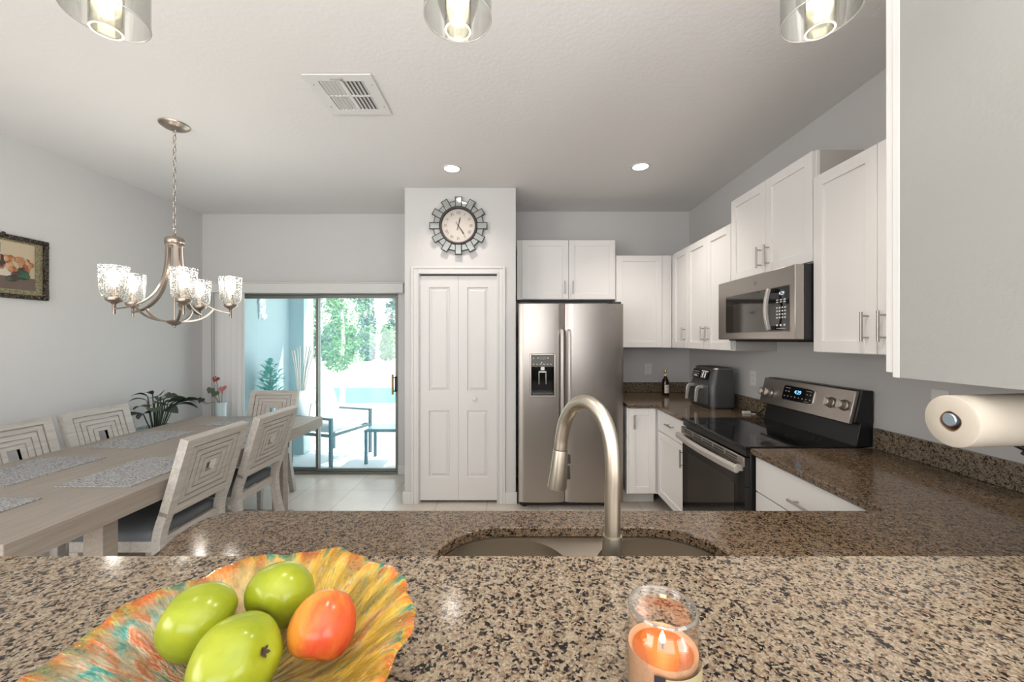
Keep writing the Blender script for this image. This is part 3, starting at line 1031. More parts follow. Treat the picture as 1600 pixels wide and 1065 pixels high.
# ------------------------------------------------------------------ sink + faucet
sk = thing('sink', 'undermount double-bowl stainless sink in the granite worktop', 'sink', (0.18, 1.03, ZC0))
bl = rrect(-0.190, 0.150, 0.88, 1.180, [0.10, 0.16, 0.15, 0.10], 10)
br = rrect(0.212, 0.552, 0.88, 1.180, [0.10, 0.15, 0.16, 0.10], 10)
MB().plate(rrect(-0.215, 0.577, 0.855, 1.203, 0.10, 6), [bl[::-1], br[::-1]], ZC0 - 0.0035, ZC0 - 0.0005).build('flange', M['sink'], sk, world=True)
def basin(loop):
    cx = sum(p[0] for p in loop) / len(loop)
    cy = sum(p[1] for p in loop) / len(loop)
    mb = MB()
    v, fs = [], []
    n = len(loop)
    rings = [(1.0, -0.002), (0.99, -0.02), (0.975, -0.14), (0.95, -0.17), (0.88, -0.19), (0.7, -0.196), (0.12, -0.20)]
    for s_, z in rings:
        v += [(cx + (x - cx) * s_, cy + (y - cy) * s_, ZC0 + z) for x, y in loop]
    for i in range(len(rings) - 1):
        fs += [(i * n + (k + 1) % n, i * n + k, (i + 1) * n + k, (i + 1) * n + (k + 1) % n) for k in range(n)]
    fs.append(tuple((len(rings) - 1) * n + k for k in range(n)))
    return mb.add(v, fs)
for lp in (bl, br):
    o = basin(lp).build('basin', M['sink'], sk, world=True, smooth=True, angle=60)
    cx = sum(p[0] for p in lp) / len(lp); cy = sum(p[1] for p in lp) / len(lp)
    MB().lathe([(0.0, -0.199), (0.03, -0.199), (0.036, -0.196), (0.043, -0.197)], 24, (cx, cy, ZC0)).build('drain', M['chrome'], o, world=True, smooth=True)

fa = thing('faucet', 'tall brushed nickel pull-down faucet with arched neck behind the sink', 'faucet', (0.198, 0.80, ZC1))
q = MB().lathe([(0.0, 0), (0.031, 0), (0.031, 0.006), (0.027, 0.010), (0.0235, 0.06), (0.0205, 0.13), (0.0188, 0.168), (0.0, 0.168)], 28)
q.build('base', M['faucet'], fa, smooth=True)
dv = Vector((-0.088, 0.135, 0))
def fp(u, z):
    return (dv.x * u, dv.y * u, z)
ap = [(0.003, 0.002, 0.169), fp(0.0, 0.24), fp(-0.01, 0.30), fp(0.03, 0.358), fp(0.17, 0.402), fp(0.42, 0.424), fp(0.68, 0.414), fp(0.88, 0.378), fp(0.97, 0.335), fp(1.0, 0.305)]
ap[0] = (0, 0, 0.1685)
MB().tube(smoothpath(ap, 8), 0.0158, 20).build('neck', M['faucet'], fa, smooth=True)
hd = MB().tube([fp(1.0, 0.3035), fp(1.003, 0.300), fp(1.045, 0.245), fp(1.085, 0.211), fp(1.087, 0.208)], [0.0166, 0.0172, 0.0205, 0.0228, 0.020], 24)
hd.build('spray_head', M['faucet'], fa, smooth=True)
bn = MB()
for z, r, l in ((0.278, 0.0058, 0.020), (0.246, 0.0052, 0.030)):
    px, py, _ = fp(1.02, 0)
    bn.tube([(px + 0.0195, py + 0.006, z + l / 2), (px + 0.0205, py + 0.006, z - l / 2)], r, 10)
bn.build('spray_button', M['black'], fa, smooth=True)
lv = MB().tube([(0.020, 0.0, 0.075), (0.046, 0.0, 0.083), (0.062, 0.0, 0.118)], [0.011, 0.008, 0.005], 14)
lv.build('lever', M['faucet'], fa, smooth=True)

# ------------------------------------------------------------------ refrigerator
fr = thing('refrigerator', 'stainless side-by-side fridge with an ice and water dispenser', 'refrigerator', (0.495, 3.8, 0))
FD = 3.44
fx0, fx1, fs_ = 0.040, 0.950, 0.4415
MB().box(fx0 + 0.004, fx1 - 0.004, FD + 0.105, 4.20, 0.03, 1.775).build('case', M['fridge_side'], fr, world=True, bevel=0.004)
b = MB().box(fx0 + 0.01, fx1 - 0.01, FD + 0.07, FD + 0.105, 0.018, 0.062)
for i in range(14):
    b.box(fx0 + 0.05 + i * 0.058, fx0 + 0.09 + i * 0.058, FD + 0.064, FD + 0.07, 0.03, 0.05)
b.build('kick_grille', M['black'], fr, world=True)
for x in (fx0 + 0.05, fx1 - 0.05):
    MB().cyl((x, FD + 0.10, 0.0), (x, FD + 0.10, 0.03), 0.022, seg=14).build('foot', M['black'], fr, world=True)
for x in (fx0 + 0.06, fx1 - 0.06):
    MB().box(x - 0.045, x + 0.045, FD + 0.03, FD + 0.16, 1.786, 1.803).build('hinge_cover', M['black'], fr, world=True, bevel=0.004)

def fridge_door(x0, x1, hole=None):
    """slightly crowned door, front bulging towards -y"""
    m = MB()
    n = 14
    xs = sorted(set([x0 + (x1 - x0) * i / n for i in range(n + 1)] + ([hole[0], hole[1]] if hole else [])))
    zs = [0.066, 1.784]
    if hole:
        zs = [0.066, hole[2], hole[3], 1.784]
    def yf(x):
        u = (x - x0) / (x1 - x0) * 2 - 1
        e = max(0, abs(u) - 0.93) / 0.07
        return FD + 0.010 * (u * u) + 0.012 * e * e
    idx = {}
    v, fs = [], []
    for x in xs:
        for z in zs:
            idx[(x, z)] = len(v)
            v.append((x, yf(x), z))
    for i in range(len(xs) - 1):
        for j in range(len(zs) - 1):
            if hole and j == 1 and xs[i] >= hole[0] - 1e-6 and xs[i + 1] <= hole[1] + 1e-6:
                continue
            fs.append((idx[(xs[i], zs[j])], idx[(xs[i + 1], zs[j])], idx[(xs[i + 1], zs[j + 1])], idx[(xs[i], zs[j + 1])]))
    m.add(v, fs)
    yb = FD + 0.10
    top = [(x, yf(x), zs[-1]) for x in xs] + [(x1, yb, zs[-1]), (x0, yb, zs[-1])]
    bot = [(x, yf(x), zs[0]) for x in xs] + [(x1, yb, zs[0]), (x0, yb, zs[0])]
    m.add(top, [tuple(range(len(top)))])
    m.add(bot, [tuple(range(len(bot)))[::-1]])
    for xa, s in ((x0, 1), (x1, -1)):
        q = [(xa, yf(xa), zs[0]), (xa, yf(xa), zs[-1]), (xa, yb, zs[-1]), (xa, yb, zs[0])]
        m.add(q, [(0, 1, 2, 3) if s > 0 else (3, 2, 1, 0)])
    m.add([(x0, yb, zs[0]), (x1, yb, zs[0]), (x1, yb, zs[-1]), (x0, yb, zs[-1])], [(3, 2, 1, 0)])
    return m, yf
hole = (0.146, 0.352, 0.992, 1.342)
m, yf1 = fridge_door(fx0, fs_ - 0.003, hole)
d1 = m.build('freezer_door', M['steel'], fr, world=True, smooth=True, angle=30)
m, yf2 = fridge_door(fs_ + 0.003, fx1)
d2 = m.build('fridge_door', M['steel'], fr, world=True, smooth=True, angle=30)
MB().box(fs_ - 0.004, fs_ + 0.004, FD + 0.03, FD + 0.09, 0.07, 1.78).build('door_gasket', M['black'], fr, world=True)
for (x, d) in ((fs_ - 0.032, d1), (fs_ + 0.030, d2)):
    m = MB()
    pr = [(-1, -0.6), (1, -0.6), (1, 0.45), (0.55, 1), (-0.55, 1), (-1, 0.45)]
    zt, zb = 1.548, 0.70
    pts = [(x, FD - 0.002, zt), (x, FD - 0.030, zt - 0.012), (x, FD - 0.042, zt - 0.06), (x, FD - 0.044, (zt + zb) / 2), (x, FD - 0.042, zb + 0.06), (x, FD - 0.030, zb + 0.012), (x, FD - 0.002, zb)]
    m.tube(pts, 0.017, prof=pr, up=(1, 0, 0))
    m.build('handle', M['satin'], d, world=True, bevel=0.002)
# dispenser
hx0, hx1, hz0, hz1 = hole
hm = (hx0 + hx1) / 2
dp = MB()
fd0, fd1 = FD - 0.010, FD + 0.03
dp.box(hx0 - 0.010, hx0 + 0.006, fd0, fd1, hz0 - 0.008, hz1 + 0.010).box(hx1 - 0.006, hx1 + 0.010, fd0, fd1, hz0 - 0.008, hz1 + 0.010)
dp.box(hx0 + 0.006, hx1 - 0.006, fd0, fd1, hz1 - 0.004, hz1 + 0.010).box(hx0 - 0.010, hx1 + 0.010, fd0 - 0.012, fd1, hz0 - 0.018, hz0 + 0.002)
bez_o = dp.build('dispenser_bezel', M['steel_v'], d1, world=True, bevel=0.004)
cv = MB().box(hx0 + 0.004, hx1 - 0.004, FD + 0.09, FD + 0.095, hz0, 1.24).box(hx0 + 0.004, hx0 + 0.010, FD, FD + 0.09, hz0, 1.24).box(hx1 - 0.010, hx1 - 0.004, FD, FD + 0.09, hz0, 1.24).box(hx0 + 0.004, hx1 - 0.004, FD, FD + 0.09, hz0, hz0 + 0.012)
cv.build('dispenser_recess', M['black_glass'], d1, world=True)
cp = MB().box(hx0 + 0.006, hx1 - 0.006, FD - 0.004, FD + 0.09, 1.238, hz1 - 0.004).build('dispenser_panel', M['dispenser_grey'], d1, world=True, bevel=0.002)
MB().box(hm - 0.03, hm + 0.03, FD - 0.006, FD - 0.003, 1.300, 1.325).build('display_window', M['black_glass'], d1, world=True)
mk = MB()
for i in range(6):
    mk.box(hx0 + 0.018 + i * 0.030, hx0 + 0.030 + i * 0.030, FD - 0.0055, FD - 0.0035, 1.258, 1.264)
for x in (hx0 + 0.02, hm - 0.045, hm + 0.04):
    mk.box(x, x + 0.008, FD - 0.0055, FD - 0.0035, 1.310, 1.318)
mk.box(hm - 0.012, hm - 0.005, FD - 0.0055, FD - 0.0035, 1.268, 1.280)
mk.build('buttons', M['white_mark'], d1, world=True)
pdl = MB().box(hm - 0.016, hm + 0.018, FD + 0.025, FD + 0.06, 1.205, 1.240)
pdl.box(hm - 0.034, hm - 0.027, FD + 0.02, FD + 0.035, 1.085, 1.19).box(hm + 0.027, hm + 0.034, FD + 0.02, FD + 0.035, 1.085, 1.19).box(hm - 0.034, hm + 0.034, FD + 0.02, FD + 0.035, 1.185, 1.20)
pdl.build('dispenser_paddle', M['nickel'], d1, world=True, bevel=0.002)
MB().box(hx0 + 0.012, hx1 - 0.012, FD - 0.006, FD + 0.08, hz0 + 0.010, hz0 + 0.018).build('drip_tray', M['dispenser_grey'], d1, world=True)

def monogram(T, r):
    """round badge with a scrolled monogram"""
    m = MB()
    m.T = T
    m.torus((0, 0, 0.0005), r, r * 0.10, 28, 6)
    a = bez((-0.55 * r, 0.25 * r, 0.001), (-0.9 * r, 0.9 * r, 0.001), (0.1 * r, 0.8 * r, 0.001), (-0.35 * r, 0.05 * r, 0.001), 10)
    a += bez((-0.35 * r, 0.05 * r, 0.001), (-0.75 * r, -0.7 * r, 0.001), (0.1 * r, -0.8 * r, 0.001), (0.0, -0.1 * r, 0.001), 10)[1:]
    c = bez((0.5 * r, 0.45 * r, 0.001), (0.0, 0.9 * r, 0.001), (0.0, 0.05 * r, 0.001), (0.3 * r, 0.05 * r, 0.001), 8)
    c += bez((0.3 * r, 0.05 * r, 0.001), (-0.1 * r, 0.0, 0.001), (0.1 * r, -0.8 * r, 0.001), (0.6 * r, -0.35 * r, 0.001), 8)[1:]
    m.tube(a, r * 0.08, 6)
    m.tube(c, r * 0.08, 6)
    return m
monogram(Matrix.Translation((0.842, yf2(0.842) - 0.001, 1.703)) @ Matrix.Rotation(R(90), 4, 'X'), 0.014).build('badge', M['grey_mark'], d2, world=True, smooth=True)

# ------------------------------------------------------------------ range
TZ = Matrix(((0, 0, -1, 0), (-1, 0, 0, 0), (0, 1, 0, 0), (0, 0, 0, 1)))   # lettering plane facing -x: text x -> -y, text y -> z
def face_left(x, y, z):
    return Matrix.Translation((x, y, z)) @ TZ
rg = thing('range', 'stainless electric range with a black glass cooktop and oven', 'stove', (1.52, 2.446, 0))
RY0, RY1 = 2.061, 2.833
MB().box(1.225, 1.862, RY0, RY1, 0.02, 0.900).build('body', M['black'], rg, world=True, bevel=0.003)
MB().plate([(1.196, RY0), (1.80, RY0), (1.80, RY1), (1.196, RY1)], [], 0.900, 0.920).build('cooktop', M['black_glass'], rg, world=True, bevel=0.004)
for (x, y, r) in ((1.37, 2.25, 0.105), (1.37, 2.64, 0.085), (1.63, 2.25, 0.08), (1.63, 2.64, 0.105)):
    mk = MB()
    for k in (1.0, 0.62):
        mk.lathe([(r * k - 0.0009, 0.9203), (r * k + 0.0009, 0.9203)], 48, (x, y, 0))
    mk.build('burner_marking', M['burner'], rg, world=True)
MB().box(1.204, 1.226, RY0 + 0.003, RY1 - 0.003, 0.868, 0.897).build('vent_trim', M['black'], rg, world=True)
od = MB().plate(rrect(RY0 + 0.004, RY1 - 0.004, 0.255, 0.862, 0.004, 2), [], 0, 0.03)
od.v = [(1.228 - z, x, y) for x, y, z in od.v]
od.f = [q[::-1] for q in od.f]
odo = od.build('oven_door', M['black_glass'], rg, world=True, bevel=0.003)
st = MB().box(1.188, 1.200, RY0 + 0.004, RY1 - 0.004, 0.812, 0.862)
ns = 5
for i in range(ns):
    a = RY0 + 0.075 + i * 0.127
    for zz in (0.838, 0.849):
        pass
st.build('door_trim', M['steel_v'], odo, world=True, bevel=0.003)
sl = MB()
for i in range(ns):
    a = RY0 + 0.06 + i * 0.134
    for zz in (0.834, 0.847):
        sl.box(1.1860, 1.1885, a, a + 0.112, zz, zz + 0.006)
sl.build('vent_slots', M['dark_slot'], odo, world=True)
hn = MB()
pts = []
for i in range(15):
    u = i / 14
    pts.append((1.160 - 0.020 * math.sin(math.pi * u), RY0 + 0.012 + (RY1 - RY0 - 0.024) * u, 0.800))
pr = [(-0.4, -1), (0.4, -1), (0.75, -0.5), (0.75, 0.6), (0.35, 1), (-0.35, 1), (-0.75, 0.6), (-0.75, -0.5)]
hn.tube(pts, 0.021, prof=pr, up=(0, 0, 1))
for y in (RY0 + 0.035, RY1 - 0.035):
    hn.box(1.158, 1.200, y - 0.016, y + 0.016, 0.786, 0.816)
hn.build('handle', M['satin'], odo, world=True, bevel=0.003)
wd = MB().box(1.1965, 1.199, RY0 + 0.10, RY1 - 0.10, 0.33, 0.70).build('window', mat('tinted_oven_window', (0.02, 0.017, 0.015), 0.05, spec=0.7), odo, world=True)
MB().box(1.200, 1.226, RY0 + 0.004, RY1 - 0.004, 0.07, 0.248).build('drawer', M['steel_v'], rg, world=True, bevel=0.004)
# backguard: black riser and leaning control panel
bk = MB().prism([(0, 0), (1, 0), (1, 1), (0, 1)], 0, 1)
bk = MB()
bk.hexa([(1.775, RY0 + 0.004, 0.915), (1.862, RY0 + 0.004, 0.915), (1.862, RY1 - 0.004, 0.915), (1.775, RY1 - 0.004, 0.915),
         (1.800, RY0 + 0.004, 1.045), (1.862, RY0 + 0.004, 1.045), (1.862, RY1 - 0.004, 1.045), (1.800, RY1 - 0.004, 1.045)])
bk.hexa([(1.768, RY0 + 0.004, 1.040), (1.866, RY0 + 0.004, 1.040), (1.866, RY1 - 0.004, 1.040), (1.768, RY1 - 0.004, 1.040),
         (1.808, RY0 + 0.004, 1.208), (1.866, RY0 + 0.004, 1.208), (1.866, RY1 - 0.004, 1.208), (1.808, RY1 - 0.004, 1.208)])
bko = bk.build('backguard', M['black'], rg, world=True, bevel=0.004)
lean = math.atan2(0.040, 0.168)
PT = Matrix.Translation((1.745, 0, 1.034)) @ Matrix.Rotation(lean, 4, 'Y')      # panel plane: local z up the slope, y along the wall
pn = MB()
pn.T = PT
pn.box(0, 0.022, RY0 + 0.016, RY1 + 0.000, 0, 0.178)
pno = pn.build('control_panel', M['steel_v'], rg, world=True, bevel=0.004)
def on_panel(mb, x, y, z):
    mb.T = PT @ Matrix.Translation((x, y, z)) @ TZ
    return mb
on_panel(MB(), -0.0005, 2.478, 0.100).plate(rrect(-0.135, 0.135, -0.048, 0.048, 0.016, 5), [], 0, 0.002).build('display_frame', M['chrome'], pno, world=True)
on_panel(MB(), -0.002, 2.478, 0.100).plate(rrect(-0.129, 0.129, -0.043, 0.043, 0.013, 5), [], 0, 0.002).build('display_panel', M['black_glass'], pno, world=True)
dg = on_panel(MB(), -0.0045, 2.478, 0.112)
dg.text('4:29', 0.034, Matrix.Identity(4))
dg.build('clock_digits', M['display'], pno, world=True)
mk = on_panel(MB(), -0.0045, 2.478, 0.100)
for i in range(8):
    x = -0.110 + i * 0.0315
    mk.box(x - 0.005, x + 0.005, -0.024, -0.017, 0, 0.0006)
for x in (-0.105, -0.078, 0.080, 0.107):
    mk.box(x - 0.006, x + 0.006, 0.006, 0.014, 0, 0.0006)
for x in (-0.092, 0.093):
    mk.box(x - 0.022, x + 0.022, 0.029, 0.033, 0, 0.0006)
mk.box(0.068, 0.108, -0.037, -0.034, 0, 0.0006)
mk.build('buttons', M['grey_mark'], pno, world=True)
for y in (2.795, 2.735, 2.218, 2.128):
    kb = on_panel(MB(), -0.0005, y, 0.078 if y > 2.5 else 0.092)
    kb.lathe([(0, 0), (0.030, 0), (0.030, 0.006), (0.025, 0.010), (0.022, 0.030), (0.020, 0.034), (0, 0.034)], 28)
    kb.box(-0.006, 0.006, -0.023, 0.023, 0.030, 0.043)
    kb.build('knob', M['knob'], pno, world=True, bevel=0.002)

# ------------------------------------------------------------------ microwave
mw = thing('microwave', 'stainless over-the-range microwave between two white cabinets', 'microwave', (1.66, 2.446, 1.47))
MX = 1.455
MB().box(MX + 0.052, XR - 0.004, RY0, RY1, 1.474, 1.867).build('body', M['black'], mw, world=True, bevel=0.002)
mb = MB().box(MX, MX + 0.050, RY0, RY1, 1.474, 1.866)
mdo = mb.build('door', M['steel_v'], mw, world=True, bevel=0.004)
gl = face_left(MX - 0.0005, 2.413, 1.640)
mb = MB(); mb.T = gl
mb.plate(rrect(-0.318, 0.318, -0.126, 0.128, 0.012, 4), [], 0, 0.0015)
mb.build('bezel', M['steel'], mdo, world=True)
mb = MB(); mb.T = gl
mb.plate(rrect(-0.312, 0.150, -0.121, 0.122, 0.010, 4), [], 0.0008, 0.0035)
mb.build('window', mat('microwave_window', (0.030, 0.026, 0.022), 0.05, spec=0.9), mdo, world=True)
mb = MB(); mb.T = gl
mb.plate(rrect(0.153, 0.313, -0.121, 0.122, 0.010, 4), [], 0.0008, 0.0035)
cpo = mb.build('control_panel', M['black_glass'], mdo, world=True)
mb = MB(); mb.T = gl @ Matrix.Translation((0.255, 0.085, 0.0036))
mb.text('4:29', 0.026, Matrix.Identity(4), 0.0003)
mb.build('clock_digits', M['display_white'], cpo, world=True)
bt_ = MB(); bt_.T = gl
for r_ in range(4):
    for c_ in range(4):
        bt_.box(0.212 + c_ * 0.022, 0.223 + c_ * 0.022, -0.050 + r_ * 0.018, -0.042 + r_ * 0.018, 0.0035, 0.0045)
for r_, zz in ((0, 0.036), (1, 0.048)):
    for c_ in range(3):
        bt_.box(0.212 + c_ * 0.030, 0.228 + c_ * 0.030, zz, zz + 0.006, 0.0035, 0.0045)
for c_ in range(3):
    bt_.box(0.212 + c_ * 0.030, 0.224 + c_ * 0.030, -0.092, -0.082, 0.0035, 0.0045)
bt_.box(0.212, 0.285, -0.106, -0.104, 0.0035, 0.0045)
bt_.build('buttons', M['white_mark'], cpo, world=True)
hn = MB()
hy = 2.222
pts = [(MX - 0.036 - 0.018 * math.sin(math.pi * i / 12), hy, 1.528 + 0.228 * i / 12) for i in range(13)]
hn.tube(pts, 0.0125, prof=[(-0.7, -1), (0.7, -1), (0.7, 0.4), (0.3, 0.7), (-0.3, 0.7), (-0.7, 0.4)], up=(0, 1, 0))
hno = hn.build('handle', M['satin'], mdo, world=True, bevel=0.002)
hb = MB()
for z in (1.528, 1.735):
    hb.box(MX - 0.040, MX - 0.003, hy - 0.012, hy + 0.012, z, z + 0.022)
hb.build('handle_bracket', M['black'], hno, world=True, bevel=0.003)
monogram(face_left(MX - 0.001, 2.40, 1.812), 0.013).build('badge', M['grey_mark'], mdo, world=True, smooth=True)
ub = MB().box(MX + 0.06, XR - 0.03, RY0 + 0.03, RY1 - 0.03, 1.466, 1.474)
ub.box(MX + 0.08, MX + 0.30, RY0 + 0.08, RY0 + 0.36, 1.460, 1.466).box(MX + 0.08, MX + 0.30, RY1 - 0.36, RY1 - 0.08, 1.460, 1.466)
ub.build('underside_filter', M['dark_slot'], mw, world=True)

# ------------------------------------------------------------------ small things on the kitchen counter
af = thing('air_fryer', 'dark grey double-drawer air fryer in the kitchen corner', 'air fryer', (1.685, 3.39, ZC1))
m = MB()
lo = rrect(-0.105, 0.105, -0.19, 0.19, [0.045, 0.045, 0.05, 0.05], 6)
n = len(lo)
v, fs = [], []
rings = [(0.0, 1.0, 0.012), (0.005, 1.02, 0.022), (0.0, 1.03, 0.18), (0.012, 0.99, 0.225), (0.030, 0.94, 0.318)]
for dx, s_, z in rings:
    for x, y in lo:
        xx = x * s_
        if x < 0:
            xx += dx
        v.append((xx, y * s_, z))
for i in range(len(rings) - 1):
    fs += [(i * n + k, i * n + (k + 1) % n, (i + 1) * n + (k + 1) % n, (i + 1) * n + k) for k in range(n)]
fs += [tuple(range(n))[::-1], tuple(range((len(rings) - 1) * n, len(rings) * n))]
m.add(v, fs)
m.build('shell', M['fryer'], af, smooth=True)
MB().plate([(x * 0.97, y * 0.97) for x, y in lo], [], 0.0, 0.014).build('base', M['black'], af)
tp = MB().plate([((x if x > 0 else x + 0.030) * 0.96, y * 0.955) for x, y in lo], [], 0.316, 0.328)
tp.build('top_trim', M['steel'], af, bevel=0.004)
MB().plate([((x if x > 0 else x + 0.034) * 0.90, y * 0.90) for x, y in lo], [], 0.326, 0.331).build('lid', M['black'], af)
PF = Matrix.Translation((-0.0985, 0, 0.222)) @ Matrix.Rotation(math.atan2(0.026, 0.093), 4, 'Y') @ TZ
for (a, b_), nm in (((-0.150, -0.010), 'display_panel'), ((0.0, 0.130), 'preset_panel')):
    q = MB(); q.T = PF
    q.plate(rrect(a, b_, 0.008, 0.086, 0.006, 3), [], 0.004, 0.009)
    po = q.build(nm, M['black_glass'], af)
    q = MB(); q.T = PF
    if nm == 'display_panel':
        for r_ in range(3):
            for c_ in range(5):
                q.box(a + 0.018 + c_ * 0.022, a + 0.030 + c_ * 0.022, 0.022 + r_ * 0.020, 0.026 + r_ * 0.020, 0.009, 0.0095)
        q.box(a + 0.05, a + 0.09, 0.024, 0.034, 0.009, 0.0096)
    else:
        q.box(a + 0.008, b_ - 0.010, 0.070, 0.078, 0.009, 0.0095)
        for c_ in range(2):
            q.box(a + 0.030 + c_ * 0.040, a + 0.052 + c_ * 0.040, 0.018, 0.066, 0.009, 0.0095)
        for r_ in range(4):
            q.box(a + 0.012, a + 0.022, 0.016 + r_ * 0.012, 0.020 + r_ * 0.012, 0.009, 0.0095)
    q.build('buttons', M['white_mark'], po)
for y in (-0.085, 0.085):
    q = MB().plate(rrect(y - 0.082, y + 0.082, 0.026, 0.185, 0.012, 4), [], 0, 0.012)
    q.v = [(-0.104 - z, x, y2) for x, y2, z in q.v]
    q.f = [p[::-1] for p in q.f]
    dr = q.build('drawer', M['fryer'], af, bevel=0.003)
    q = MB().tube([(-0.110, y, 0.168), (-0.145, y, 0.170), (-0.163, y, 0.160), (-0.170, y, 0.138), (-0.178, y, 0.045)], [0.013, 0.013, 0.014, 0.013, 0.011], prof=[(-1, -0.7), (1, -0.7), (1, 0.7), (-1, 0.7)], up=(0, 1, 0))
    q.build('handle', M['satin'], dr, bevel=0.003)

bo = thing('bottle', 'small dark glass bottle with a cream label and gold cap', 'bottle', (1.517, 3.985, ZC1))
MB().lathe([(0, 0), (0.032, 0), (0.034, 0.004), (0.034, 0.135), (0.030, 0.155), (0.014, 0.185), (0.0115, 0.20), (0.0115, 0.232), (0.0, 0.232)], 24).build('glass_body', M['bottle'], bo, smooth=True)
q = MB().lathe([(0.0345, 0.025), (0.0345, 0.105)], 24)
q = MB()
a0 = [R(-125 + 95 * i / 10) for i in range(11)]
vv = [(0.0346 * math.cos(a), 0.0346 * math.sin(a), z) for a in a0 for z in (0.028, 0.110)]
q.add(vv, [(2 * i, 2 * i + 2, 2 * i + 3, 2 * i + 1) for i in range(10)])
lb = q.build('label', M['label'], bo, smooth=True)
q = MB()
for z, w_ in ((0.095, 0.3), (0.082, 0.2), (0.052, 0.34), (0.040, 0.26)):
    aa = [R(-78) + w_ * (i / 6 - 0.5) * 2 for i in range(7)]
    q.add([(0.0349 * math.cos(a), 0.0349 * math.sin(a), zz) for a in aa for zz in (z - 0.003, z + 0.003)], [(2 * i, 2 * i + 2, 2 * i + 3, 2 * i + 1) for i in range(6)])
q.build('label_marking', M['grey_mark'], lb)
MB().lathe([(0.0122, 0.196), (0.0124, 0.218)], 20).build('neck_label', M['label'], bo, smooth=True)
MB().lathe([(0.0, 0.258), (0.012, 0.258), (0.0132, 0.255), (0.0132, 0.226), (0.0118, 0.222)], 20).build('cap', M['gold'], bo, smooth=True)

ch = thing('charging_cable', 'white plug with a short black cable on the corner counter', 'cable', (1.78, 3.02, ZC1))
MB().box(-0.045, 0.012, -0.012, 0.012, 0.0, 0.018).box(0.0, 0.03, -0.045, -0.03, 0.0, 0.007).build('plug', M['white_plastic'], ch, bevel=0.003)
MB().tube(smoothpath([(0.012, 0, 0.008), (0.035, -0.01, 0.006), (0.055, -0.03, 0.010), (0.065, -0.06, 0.035), (0.070, -0.075, 0.05)], 5), 0.0035, 8).build('lead', M['black'], ch, smooth=True)

def outlet(name, label, cat, T, duplex=True):
    t = thing(name, label, cat, T.translation)
    t.matrix_world = T
    MB().plate(rrect(-0.036, 0.036, -0.058, 0.058, 0.006, 3), [], 0, 0.005).build('plate', M['white_plastic'], t, bevel=0.0015)
    if duplex:
        for z in (-0.021, 0.021):
            s_ = MB().plate(rrect(-0.016, 0.016, z - 0.014, z + 0.014, 0.008, 3), [], 0.005, 0.0065).build('socket', M['white_plastic'], t)
            MB().box(-0.007, -0.005, z - 0.003, z + 0.006, 0.0065, 0.0068).box(0.005, 0.007, z - 0.003, z + 0.005, 0.0065, 0.0068).build('slots', M['dark_slot'], s_)
    else:
        MB().plate(rrect(-0.017, 0.017, -0.033, 0.033, 0.002, 2), [], 0.005, 0.008).build('rocker', M['white_plastic'], t, bevel=0.001)
    return t
TB = Matrix.Rotation(R(90), 4, 'X')
outlet('power_outlet', 'white outlet on the wall behind the dark bottle', 'outlet', Matrix.Translation((1.435, YBR - 0.0005, 1.160)) @ TB)
outlet('power_outlet', 'white outlet on the right wall between the air fryer and the range', 'outlet', Matrix.Translation((XR - 0.0005, 3.118, 1.172)) @ TZ)
outlet('light_switch', 'white switch plate half hidden behind the paper towel roll', 'switch', Matrix.Translation((XR - 0.0005, 1.748, 1.195)) @ TZ, False)

# paper towel roll under the end cabinet
pt = thing('paper_towel_roll', 'cream paper towel roll hung under the right-hand cabinet', 'paper towel', (0.945, 0.862, 1.298))
pt.rotation_euler = (0, R(-1.5), 0)
q = MB()
pr = []
for i in range(2):
    pass
seg = 40
def ringx(x, r, wob=0.0):
    return [(x, r * math.cos(2 * math.pi * i / seg) * (1 + wob * math.cos(4 * math.pi * i / seg + 0.6)), r * math.sin(2 * math.pi * i / seg) * (1 - wob * math.cos(4 * math.pi * i / seg + 0.6))) for i in range(seg)]
rs = [ringx(0.285, 0.021, 0.05), ringx(0.0, 0.021, 0.07), ringx(0.0, 0.053), ringx(0.002, 0.0555), ringx(0.283, 0.0555), ringx(0.285, 0.053), ringx(0.285, 0.021, 0.05)]
vv = [p for r_ in rs for p in r_]
fs = []
for i in range(len(rs) - 1):
    fs += [(i * seg + k, (i + 1) * seg + k, (i + 1) * seg + (k + 1) % seg, i * seg + (k + 1) % seg) for k in range(seg)]
q.add(vv, fs)
q.build('paper', M['paper'], pt, smooth=True, angle=50)
q = MB()
rs = [ringx(0.28, 0.0185, 0.06), ringx(0.001, 0.0185, 0.07), ringx(0.001, 0.0208, 0.07), ringx(0.28, 0.0208, 0.06)]
vv = [p for r_ in rs for p in r_]
fs = []
for i in range(len(rs) - 1):
    fs += [(i * seg + k, (i + 1) * seg + k, (i + 1) * seg + (k + 1) % seg, i * seg + (k + 1) % seg) for k in range(seg)]
q.add(vv, fs)
q.build('core', M['card'], pt, smooth=True)
ph = thing('paper_towel_holder', 'metal rod holder through the paper towel roll', 'holder', (0.945, 0.862, 1.298))
ph.rotation_euler = (0, R(-1.5), 0)
q = MB().tube([(-0.004, 0, 0.0035), (-0.002, 0, 0.0035), (0.30, 0, 0.0035)], [0.0125, 0.0142, 0.0142], 24)
q.build('rod', M['blue_metal'], ph, smooth=True)
q = MB().box(0.296, 0.302, -0.014, 0.014, -0.012, 0.068).box(0.250, 0.302, -0.014, 0.014, 0.066, 0.070)
q.build('bracket', M['nickel'], ph)

